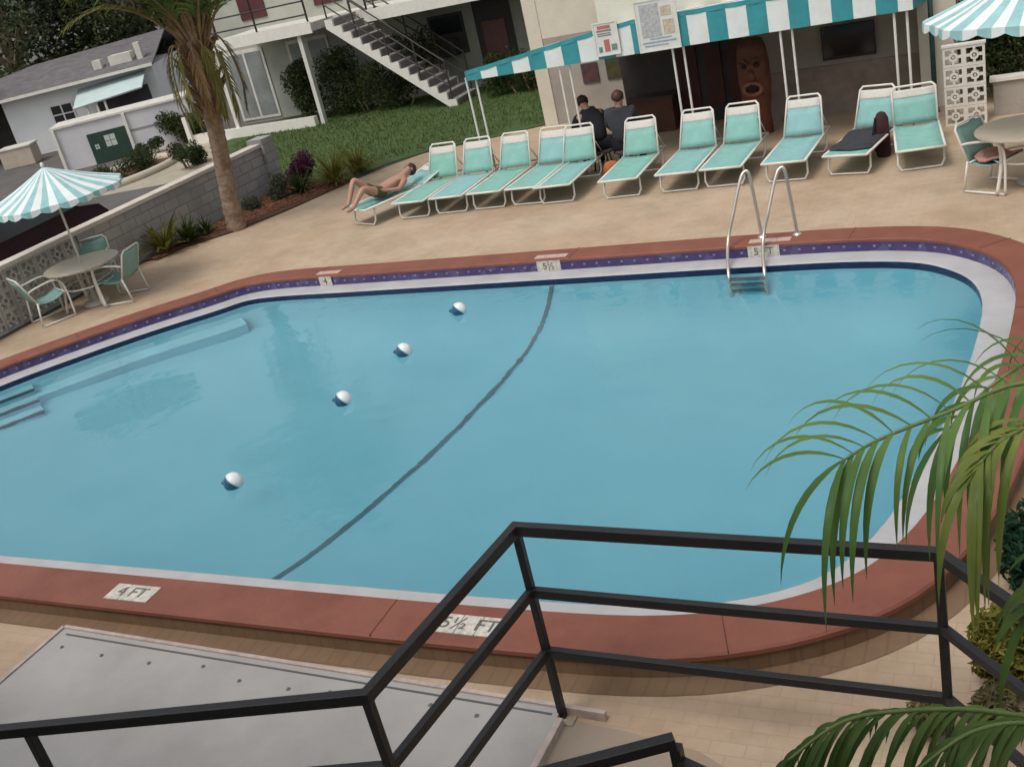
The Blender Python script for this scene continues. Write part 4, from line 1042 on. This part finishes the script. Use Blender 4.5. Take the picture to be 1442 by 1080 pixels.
for x in (-2.0, .14): 
    m = MB(); m.bb((x, -.09, 0), (x+.09, -.0, 1.28)); m.build('post', M_white, gr)
m = MB(); m.bb((2.03, -.03, 0), (2.12, 0, 1.28)); m.build('corner_trim', M_white, gr)
bx_ = rot(-14.6, 38.2)
t = thing('storage_box', 'tan storage box standing against the left end of the white house', 'box', (bx_[0], bx_[1], 0), YAW)
m = MB(); m.bb((-.55, -.4, 0), (.55, .4, .62)); m.build('body', mat('tan_painted_board', (.45, .39, .31), .7, 3, .1), t, bevel=.02)
m = MB(); m.bb((-.58, -.43, .62), (.58, .43, .68)); m.build('lid', M_whiteold, t, bevel=.01)

# car park ground patches, kerbed bed
M_beige = mat('beige_concrete', (.36, .32, .25), .9, 1.5, .15, bump=.2)
m = MB(); m.prism([(-16.2, 19.0), (-19.2, 20.4), (-22.6, 19.6), (-24.6, 21.0), (-24.6, 26.0), (-20.5, 25.6), (-19.2, 23.0), (-16.9, 20.9)], -.003, .006)
structure(m.build('concrete_driveway', M_beige))
kb = thing('planting_bed', 'beige kerbed planting bed with a dark bush in front of the garage', 'planting bed', (-22.6, 21.7, 0))
pts = [(1.15*math.cos(a), 1.9*math.sin(a), .06) for a in [2*math.pi*i/28 for i in range(28)]]
m = MB(); m.tube(pts, .12, 8, closed=True); m.build('kerb', mat('beige_kerb', (.50, .45, .36), .85, 3, .1), kb, smooth=True)
m = MB(); m.prism([(p[0], p[1]) for p in pts], .0, .05); m.build('soil', M_mulch, kb)
shrub('bush', 'rounded dark bush inside the beige kerbed bed', 'bush', -22.6, 21.7, 1.7, 2.8, .75, 4000, .07, LM_dark, seed=11)
shrub('bush', 'dark bush behind the palm trunk beside the garage corner', 'bush', -20.3, 22.0, 1.3, 1.6, .8, 3000, .07, LM_dark, seed=12)
shrub('bush', 'dark bush at the right foot of the garage wall', 'bush', -24.0, 24.6, 1.6, .9, .55, 1800, .07, LM_mid, seed=13)

# parked car
M_carp = mat('dark_maroon_car_paint', (.035, .008, .012), .25, 2, .2)
car = thing('parked_car', 'dark maroon car parked behind the block wall under the left umbrella', 'car', (-17.6, 13.4, 0), D2R(96))
prof = [(-2.2, .35), (-2.25, .70), (-2.1, .88), (-1.35, .95), (-.95, 1.22), (-.55, 1.40), (.55, 1.42), (1.1, 1.15), (1.45, .98), (2.0, .86), (2.2, .66), (2.18, .35)]
m = MB(); k = len(prof); V = []
lays = [(-.84, .92), (-.86, .97), (-.6, 1.0), (0, 1.0), (.6, 1.0), (.86, .97), (.84, .92)]
for (y, s_) in lays:
    for (x, z) in prof:
        inset = max(0, (z-.95))*.42*(1 if y > 0 else -1) if abs(y) > .7 else 0
        V.append((x*(1 if abs(y) < .8 else .985), y-inset, z*s_ if z > .4 else z))
m.add(V, [(i*k+j, i*k+(j+1) % k, (i+1)*k+(j+1) % k, (i+1)*k+j) for i in range(len(lays)-1) for j in range(k)]+[tuple(range(k))[::-1], tuple((len(lays)-1)*k+j for j in range(k))])
m.build('body', M_carp, car, smooth='auto')
for s_ in (-1, 1):
    m = MB(); y = s_*.865
    m.add([(-1.2, y, .97), (-.85, y*.93, 1.22), (-.5, y*.86, 1.33), (.5, y*.86, 1.34), (1.0, y*.93, 1.12), (1.25, y, .97)], [(0, 1, 2, 3, 4, 5)])
    o = m.build('side_window', M_glass, car); o.modifiers.new('thick', 'SOLIDIFY').thickness = .02
    for x in (-1.38, 1.36):
        m = MB(); m.lathe([(.20, -.1), (.31, -.1), (.33, -.06), (.33, .06), (.31, .1), (.20, .1)], n=22); xf(m, Matrix.Rotation(D2R(90), 4, 'X'))
        wv = m.build('wheel', M_black, car, (x, s_*.80, .33), smooth='auto')
        m = MB(); m.lathe([(.001, .08), (.19, .085), (.2, .06), (.2, -.06), (.001, -.06)], n=18); xf(m, Matrix.Rotation(D2R(90), 4, 'X')); m.build('rim', M_steel, wv)
m = MB(); m.add([(1.12, -.66, 1.165), (1.12, .66, 1.165), (.60, .55, 1.425), (.60, -.55, 1.425)], [(0, 1, 2, 3)]); o = m.build('windscreen', M_glass, car); o.modifiers.new('thick', 'SOLIDIFY').thickness = .03
m = MB(); m.add([(-.98, -.66, 1.235), (-.98, .66, 1.235), (-.60, .55, 1.405), (-.60, -.55, 1.405)], [(0, 1, 2, 3)]); o = m.build('rear_window', M_glass, car); o.modifiers.new('thick', 'SOLIDIFY').thickness = .03
for s_ in (-1, 1):
    m = MB(); m.sphere((2.13, s_*.6, .70), .12, 10, 6, (.4, 1.3, .6)); m.build('headlight', mat('headlight_glass', (.5, .5, .5), .1), car, smooth=True)

# trees far behind the house
def tree(label, l, D, h_, rad, seed, n=5200, name='dark_tree', z0=.3):
    r = random.Random(seed); p = rot(l, D); t = thing(name, label, 'tree', (p[0], p[1], 0), 0, 'trees behind the white house')
    m = MB(); m.tube([(0, 0, 0), (.1, 0, h_*.3), (-.1, .1, h_*.6)], [.28, .2, .12], 8)
    bl = []
    for k in range(16):
        a_ = r.uniform(0, 6.28); q = rad*r.uniform(.15, .85); b_ = (q*math.cos(a_), q*math.sin(a_), h_*r.uniform(z0, .95), rad*r.uniform(.26, .5)); bl.append(b_)
        m.tube([(0, 0, h_*.35), (b_[0]*.5, b_[1]*.5, (b_[2]+h_*.35)/2), b_[:3]], [.12, .07, .03], 5)
    m.build('trunk', M_trunk, t)
    m = MB(); leaf_cloud(m, bl, n, .26, r, .55); m.build('crown', LM_tree, t)
for a_ in [('big dark tree at the far left edge behind the house roof', -17.0, 47.5, 7.5, 3.4, 21), ('dark tree second from the left behind the house ridge', -14.2, 49.5, 8.5, 3.2, 22),
           ('dense dark tree behind the middle of the house roof', -11.6, 48.0, 8.0, 3.0, 23), ('dark tree behind the palm crown right of the house', -8.8, 49.0, 8.5, 3.3, 24),
           ('tall dark tree farthest back between the house and the motel wing', -6.0, 52, 8.5, 3.5, 25), ('dark leafy tree at the left side wall of the white house', -17.4, 39.6, 4.0, 1.6, 26)]:
    tree(*a_)
shrub('hedge', 'long dark hedge under the trees behind the house', 'hedge', *rot(-13, 47.0), 10, 2, 3.2, 8000, .2, LM_tree, seed=30)

# ------------------------------------------------------------------ palms
def leaflet(mb, p, d0, L, w_, up, g, seg=7, r=rng):
    pts = [Vector(p)]; d = Vector(d0).normalized(); ds = L/seg
    for i in range(seg):
        d = (d+Vector((0, 0, -g))*(.4+1.3*i/seg)).normalized(); pts.append(pts[-1]+d*ds)
    V = []; F_ = []
    for i, q in enumerate(pts):
        t = (pts[min(i+1, seg)]-pts[max(i-1, 0)]).normalized(); s_ = t.cross(Vector(up))
        s_ = s_.normalized() if s_.length > 1e-3 else t.orthogonal().normalized()
        u = i/seg; ww = w_*.5*(min(1, .45+2.2*u) if u < .35 else max(0.04, 1-((u-.35)/.65)**1.6))
        n_ = s_.cross(t).normalized()
        V += [q-s_*ww+n_*ww*.35, q, q+s_*ww+n_*ww*.35]
    for i in range(seg): F_ += [(3*i, 3*i+1, 3*i+4, 3*i+3), (3*i+1, 3*i+2, 3*i+5, 3*i+4)]
    mb.add(V, F_)
def frond(parent, pts, n, L, w_, g, material, rach_mat, r, ang=.75, seg=7, rr=.009, u0=.15, upv=None, name='frond'):
    P = catmull([Vector(p) for p in pts], False, 6); mb = MB(); nP = len(P)
    for k in range(n):
        u = u0+(1-u0)*(k+.5)/n; i = min(nP-2, int(u*(nP-1))); f_ = u*(nP-1)-i; p = P[i].lerp(P[i+1], f_)
        t = (P[i+1]-P[max(0, i-1)]).normalized(); up = Vector(upv) if upv else Vector((0, 0, 1)); s_ = t.cross(up).normalized(); up2 = s_.cross(t).normalized()
        Lk = L*(.55+.45*math.sin(math.pi*min(1, .15+u*.9)))*r.uniform(.85, 1.12); a = ang*(1-.45*u)
        for sg in (-1, 1):
            d0 = t*math.cos(a)+s_*sg*math.sin(a)+up2*r.uniform(.05, .35)
            leaflet(mb, p, d0, Lk*r.uniform(.9, 1.08), w_*r.uniform(.85, 1.1), up2, g*r.uniform(.75, 1.25), seg, r)
    leaflet(mb, P[-1], P[-1]-P[-2], L*.8, w_, (0, 0, 1), g, seg, r)
    o = mb.build(name, material, parent, smooth=True)
    m = MB(); m.tube(P, [rr*(1-.75*i/(nP-1)) for i in range(nP)], 6); m.build('rachis', rach_mat, o, smooth=True)
    return o
LM_palm = leaf_mat('fresh_palm_leaf', (.085, .19, .055), (.20, .32, .09), 3, .35)
LM_palm2 = leaf_mat('deep_palm_leaf', (.05, .115, .03), (.16, .24, .06), 3, .4)
LM_palmold = leaf_mat('olive_brown_palm_leaf', (.075, .085, .018), (.21, .20, .05), 2, .6)
LM_dead = leaf_mat('dead_palm_leaf', (.14, .085, .035), (.26, .17, .08), 3, .8)
M_rach = mat('yellow_green_stem', (.17, .25, .07), .5, 5, .2); M_rachb = mat('brown_palm_stem', (.20, .13, .06), .7, 5, .25)

# big palm at the left
pt_ = Vector((-13.75, 15.5, 0))
bp_ = thing('palm_tree', 'tall palm with a rough brown trunk growing from the mulch by the block wall', 'palm', pt_)
TP = [Vector(v) for v in [(0, 0, -.05), (.03, 0, .4), (.10, 0, .9), (.20, 0, 1.5), (.29, 0, 2.1), (.36, 0, 2.7), (.45, 0, 3.5), (.50, 0, 4.2)]]
m = MB(); pts = catmull(TP, False, 9); rad = []
for i, p in enumerate(pts):
    u = i/(len(pts)-1); rad.append((.185-.03*min(1, u*3.2)+.10*max(0, u-.5))*(1+.055*math.sin(i*2.4)+.03*math.sin(i*5.1)))
m.tube(pts, rad, 18); o = m.build('trunk', M_trunk, bp_, smooth=True)
# old leaf bases hugging the upper trunk
r = random.Random(4); m = MB()
for k in range(130):
    u = r.uniform(.58, 1); i = int(u*(len(pts)-1)); p = pts[i]; a_ = r.uniform(0, 6.28); q = rad[i]
    d = Vector((math.cos(a_), math.sin(a_), 0)); b0 = p+d*q*.8; L = r.uniform(.30, .60)
    m.tube([b0, b0+d*.09+Vector((0, 0, L*.5)), b0+d*r.uniform(.15, .28)+Vector((0, 0, L))], [.055, .045, .018], 5)
m.build('leaf_bases', mat('dry_leaf_bases', (.27, .17, .08), .9, 6, .4, col2=(.12, .075, .03), bump=.8, bscale=20), bp_)
top = TP[-1]
for k in range(44):
    a_ = k*2.399+r.uniform(-.2, .2); tier = k/44; el = 1.52-.52*tier+r.uniform(-.1, .1); L = r.uniform(1.9, 2.5)
    d = Vector((math.cos(a_), math.sin(a_), 0)); b0 = top+Vector((0, 0, .15-1.1*tier))+d*.14; P = [b0]
    for q in range(1, 6):
        u = q/5; e_ = el-u*u*(.85+.45*tier); P.append(P[-1]+(d*math.cos(e_)+Vector((0, 0, math.sin(e_))))*L/5)
    frond(bp_, P, 30, .62, .035, .22, LM_palmold if k % 3 else LM_palm2, M_rachb, r, ang=.9, seg=4, rr=.028, u0=.22)
for k in range(8):   # old fronds hanging down the trunk
    a_ = -2.6+k*.5+r.uniform(-.15, .15); d = Vector((math.cos(a_), math.sin(a_), 0)); b0 = pts[-13]+d*.2+Vector((0, 0, .1))
    P = [b0, b0+d*.22+Vector((0, 0, .12)), b0+d*.36+Vector((0, 0, -.25)), b0+d*.40+Vector((0, 0, -.75)), b0+d*.36+Vector((0, 0, -1.15))]
    frond(bp_, P, 18, .35, .03, .3, LM_dead if k % 3 == 0 else LM_palmold, M_rachb, r, ang=.6, seg=3, rr=.022, u0=.3, name='dead_frond')

# plants in the mulch bed
def tuft(name, label, x, y, n, h_, material, seed, group=None, w_=.05, spread=.6):
    r = random.Random(seed); t = thing(name, label, 'plant', (x, y, .02), 0, group); m = MB()
    for k in range(n):
        a_ = r.uniform(0, 6.28); e_ = r.uniform(.4, 1.35); d = Vector((math.cos(a_)*math.cos(e_), math.sin(a_)*math.cos(e_), math.sin(e_)))
        leaflet(m, Vector((r.uniform(-.06, .06), r.uniform(-.06, .06), 0))*spread, d, h_*r.uniform(.7, 1.2), w_, (0, 0, 1) if e_ < 1.2 else (1, 0, 0), .16, 5, r)
    m.build('leaves', material, t, smooth=False); m = MB(); m.lathe([(.05, 0), (.04, .06), (.02, .1)], n=8); m.build('crown_base', M_trunk, t); return t
tuft('grassy_plant', 'yellow green strap leaved plant at the left end of the mulch bed', -14.55, 14.35, 60, .75, LM_olive, 41, w_=.06)
tuft('grassy_plant', 'smaller dark green tuft just right of the yellow green plant', -14.35, 14.8, 55, .55, LM_mid, 42, w_=.05)
tuft('grassy_plant', 'low green tuft between the left plants and the palm trunk', -14.3, 15.25, 40, .42, LM_mid, 43, w_=.05)
shrub('bush', 'grey green shrub in front of the wall end right of the palm', 'bush', -14.1, 17.1, .9, 1.2, .62, 2200, .06, leaf_mat('grey_green_leaves', (.05, .06, .035), (.15, .16, .10), 6), seed=44)
shrub('flowering_bush', 'bush with dark purple leaves at the end of the block wall', 'bush', -14.1, 18.5, 1.0, .8, .95, 1800, .07, leaf_mat('purple_leaves', (.05, .012, .03), (.17, .05, .11), 6), seed=45)
tuft('grassy_plant', 'olive yellow arching grass clump at the right end of the mulch bed', -13.05, 18.0, 110, .75, LM_olive, 46, w_=.035)
tuft('grassy_plant', 'olive yellow arching grass clump beside the lawn, nearest the sunbather', -12.95, 18.75, 110, .65, LM_olive, 47, w_=.035)
tuft('grassy_plant', 'dark low clump between the purple bush and the arching grass', -13.7, 17.7, 60, .5, LM_mid, 48, w_=.05)

# ------------------------------------------------------------------ foreground roof slab, railings
slab = thing('concrete_slab', 'flat pale grey slab with a bolted metal edge beside the railing', 'slab', (-4.8, 2.7, 0))
M_slab = mat('pale_grey_membrane', (.43, .42, .405), .75, 1.3, .12, col2=(.335, .325, .31), bump=.25, bscale=25, detail=12)
def ls(mb): mb.v = [(v[0]+4.8, v[1]-2.7, v[2]) for v in mb.v]; return mb
m = MB(); m.prism([(-7.01, .6), (-2.70, .6), (-2.62, 4.33), (-6.98, 4.47)], 0, .05); ls(m).build('top', M_slab, slab)
M_lip = mat('pinkish_metal_edge', (.46, .38, .34), .5, 9, .2)
m = MB(); m.prism([(-6.99, 4.468), (-2.34, 4.322), (-2.34, 4.352), (-6.99, 4.498)], 0, .064); ls(m).build('edge_strip', M_lip, slab)
m = MB(); m.prism([(-6.9, 4.40), (-2.66, 4.268), (-2.66, 4.284), (-6.9, 4.416)], .03, .053); ls(m).build('groove', mat('dark_groove', (.10, .10, .095), .9), slab)
m = MB(); m.prism([(-7.05, .6), (-7.012, .6), (-6.985, 4.468), (-7.02, 4.49)], 0, .062); ls(m).build('edge_strip', M_lip, slab)
m = MB(); m.prism([(-2.698, .6), (-2.655, .6), (-2.578, 4.25), (-2.618, 4.25)], 0, .058); ls(m).build('edge_strip', M_lip, slab)
r = random.Random(5); x = -6.8
while x < -2.7:
    y = 4.40-.0315*(x+6.9)-r.uniform(.08, .16); m = MB(); m.lathe([(.016, 0), (.016, .005), (.008, .007), (.008, .012), (.001, .013)], (x, y, .05), 10); ls(m).build('bolt', mat('dull_bolt', (.20, .20, .19), .5, metal=.5), slab); x += r.uniform(.30, .5)
for y in (3.6, 2.9, 2.2):
    m = MB(); m.lathe([(.016, 0), (.016, .005), (.008, .007), (.008, .012), (.001, .013)], (-6.85, y, .05), 10); ls(m).build('bolt', M_black, slab)

RT = .0255
def rail_thing(label, loc): return thing('guard_railing', label, 'railing', loc)
gr1 = rail_thing('black three bar railing turning two corners in the foreground', (-1.5, 3.6, 0))
def lr(pts): return [(p[0]+1.5, p[1]-3.6, p[2]) for p in pts]
A_, B_, C_, Dl, Er = (-2.61, 4.31), (-.45, 4.29), (-2.77, 2.95), (-6.6, 1.76), (.7, 3.05)
for nm, z in (('top_rail', 1.35), ('middle_rail', .925), ('lower_rail', .50)):
    m = MB(); m.tube(lr([(*Dl, z), (*C_, z), (*A_, z), (*B_, z), (*Er, z)]), RT*(1.18 if z > 1 else 1)*1.2, 4, square=True); m.build(nm, M_black, gr1, bevel=.004)
for p in (A_, B_, C_, (-4.43, 2.435), (.62, 3.14), (-6.3, 1.85)):
    m = MB(); z0 = .05 if p[0] < -2.65 else 0
    m.tube(lr([(*p, z0), (*p, 1.34)]), RT*1.2, 4, square=True); po = m.build('post', M_black, gr1, bevel=.003)
    m = MB(); q = lr([(*p, 0)])[0]; m.box((q[0], q[1], z0+.006), (.17, .13, .012)); m.build('base_plate', mat('worn_base_plate', (.34, .29, .21), .7, 20, .3), po)
gr2 = rail_thing('short end of a second black railing at the bottom edge of the picture', (-1.32, 2.95, 0))
m = MB(); m.tube([(-1.2, -.72, 1.35), (0, 0, 1.35)], RT*1.4, 4, square=True); m.build('top_rail', M_black, gr2, bevel=.004)
m = MB(); m.tube([(0, 0, 0), (0, 0, 1.32)], RT*1.2, 4, square=True); m.build('post', M_black, gr2)
m = MB(); m.tube([(0, 0, 1.24), (.7, -.25, 1.24)], RT*1.1, 4, square=True); m.build('lower_rail', M_black, gr2)
m = MB(); m.tube([(-1.2, -.72, 0), (-1.2, -.72, 1.34)], RT*1.2, 4, square=True); m.build('post', M_black, gr2)

# ------------------------------------------------------------------ foreground palm on the right
fp = Vector((.62, 3.35, 0))
fpl = thing('areca_palm', 'bright green feather palm leaning into the right foreground over the railing', 'palm', fp)
m = MB(); m.tube([(0, 0, 0), (.02, -.03, 1.2), (.0, -.06, 2.3)], [.07, .055, .045], 10); m.build('stem', mat('ringed_green_stem', (.12, .15, .05), .5, 12, .3), fpl, smooth=True)
m = MB(); m.tube([(.18, .1, 0), (.22, .08, 1.0), (.2, .0, 1.9)], [.06, .05, .04], 10); m.build('stem', M_rach, fpl, smooth=True)
def px(x, y, dd): r_ = CF*FPX+CR*(x-721)-CU*(y-540); return CAM+r_*(dd/FPX)-fp
r = random.Random(11)
def frond2(pxs, n, Lu, Ll, w_, gu, gl, material, u0=.05, au=.62, al=.7, seg=9, lift=.55):
    P = catmull([px(*q) for q in pxs], False, 8); nP = len(P); mb = MB()
    for k in range(n):
        u = u0+(1-u0)*(k+.5)/n; i = min(nP-2, int(u*(nP-1))); p = P[i].lerp(P[i+1], u*(nP-1)-i); t = (P[i+1]-P[max(0, i-1)]).normalized()
        s_ = t.cross(Vector((0, 0, 1))).normalized()      # towards one side of the frond
        up2 = s_.cross(t).normalized()
        for sg, L, g, a in ((1, Lu, gu, au), (-1, Ll, gl, al)):
            a2 = a*(1-.4*u)*r.uniform(.85, 1.15)
            d0 = t*math.cos(a2)+s_*sg*math.sin(a2)*.75+up2*((lift if sg > 0 else -.05)+r.uniform(-.16, .16))+t*r.uniform(-.15, .15)
            leaflet(mb, p, d0, L*r.uniform(.8, 1.15)*(1-(.42 if sg > 0 else .1)*u), w_*r.uniform(.8, 1.15), up2, g*r.uniform(.8, 1.3), seg, r)
    leaflet(mb, P[-1], P[-1]-P[-2], Ll*.8, w_, (0, 0, 1), gl*.9, seg, r)
    o = mb.build('frond', material, fpl, smooth=True); m = MB(); m.tube(P, [.008*(1-.6*i/(nP-1)) for i in range(nP)], 8); m.build('rachis', M_rach, o, smooth=True)
frond2([(1640, 640, 3.0), (1560, 560, 2.85), (1442, 540, 2.72), (1336, 580, 2.62), (1240, 618, 2.55), (1185, 650, 2.5)], 18, .44, .44, .021, .22, .30, LM_palm, u0=.03, au=1.1, al=.85, lift=.8)
LM_palmy = leaf_mat('yellowing_palm_leaf', (.11, .18, .04), (.30, .34, .09), 3, .4)
frond2([(1640, 640, 2.9), (1560, 580, 2.75), (1480, 590, 2.62), (1410, 620, 2.55), (1370, 665, 2.5)], 12, .28, .44, .022, .3, .42, LM_palmy, u0=.2, lift=.3)
frond2([(1660, 560, 3.1), (1580, 480, 2.95), (1490, 490, 2.85), (1400, 540, 2.78), (1330, 610, 2.74)], 14, .30, .42, .020, .3, .36, LM_palm, u0=.1, au=.9, al=.8, lift=.6)
frond2([(1600, 1130, 2.6), (1500, 1030, 2.5), (1400, 1003, 2.42), (1290, 1000, 2.36), (1190, 1015, 2.32), (1110, 1070, 2.3)], 34, .18, .34, .015, .45, .40, LM_palm2, u0=.05, lift=.1)
frond2([(1640, 1160, 2.5), (1560, 1060, 2.4), (1460, 1020, 2.32), (1370, 1030, 2.28), (1290, 1085, 2.25)], 26, .18, .34, .015, .45, .40, LM_palm2, u0=.05, lift=.1)
frond2([(1620, 760, 3.1), (1560, 740, 3.0), (1490, 800, 2.95), (1450, 860, 2.9)], 10, .3, .4, .024, .2, .3, LM_palm2, u0=.2)

# shrubs at the right edge by the pool corner
shrub('bush', 'leafy yellow green shrub behind the railing at the right edge', 'bush', -.20, 5.0, .75, .6, .60, 3600, .075, LM_olive, seed=51, asp=.35)
shrub('bush', 'dark green broad leaved shrub at the right edge by the pool corner', 'bush', .0, 5.9, .60, .8, .72, 2600, .085, leaf_mat('deep_teal_leaves', (.008, .03, .018), (.03, .08, .04), 5), seed=52)
shrub('bush', 'pale straw coloured leafy clump on the ground right of the railing post', 'bush', -.28, 4.62, .85, .45, .26, 2200, .07, leaf_mat('dry_straw_leaves', (.10, .09, .04), (.26, .23, .12), 5), seed=53, asp=.25)

# ------------------------------------------------------------------ the motel building behind the camera (shades the foreground)
mb_ = thing('motel_building', 'cream motel block with an upper walkway on the near side of the pool', 'building', (-3, -2, 0))
def lm(m): m.v = [(v[0]+3, v[1]+2, v[2]) for v in m.v]; return m
m = MB(); m.bb((-14, -2.2, 0), (8, -1.95, 5.5)); lm(m).build('wall', M_cream, mb_)
m = MB(); m.bb((-14, -1.95, 2.55), (8, -.15, 2.78)); lm(m).build('walkway_slab', M_whiteold, mb_)
m = MB(); m.bb((-14.2, -2.6, 5.5), (8.2, .75, 5.7)); lm(m).build('roof', M_whiteold, mb_)
for x in (-11, -7, 4):
    m = MB(); m.bb((x, -1.95, 2.78), (x+.95, -1.92, 4.85)); lm(m).build('door', M_maroon, mb_)
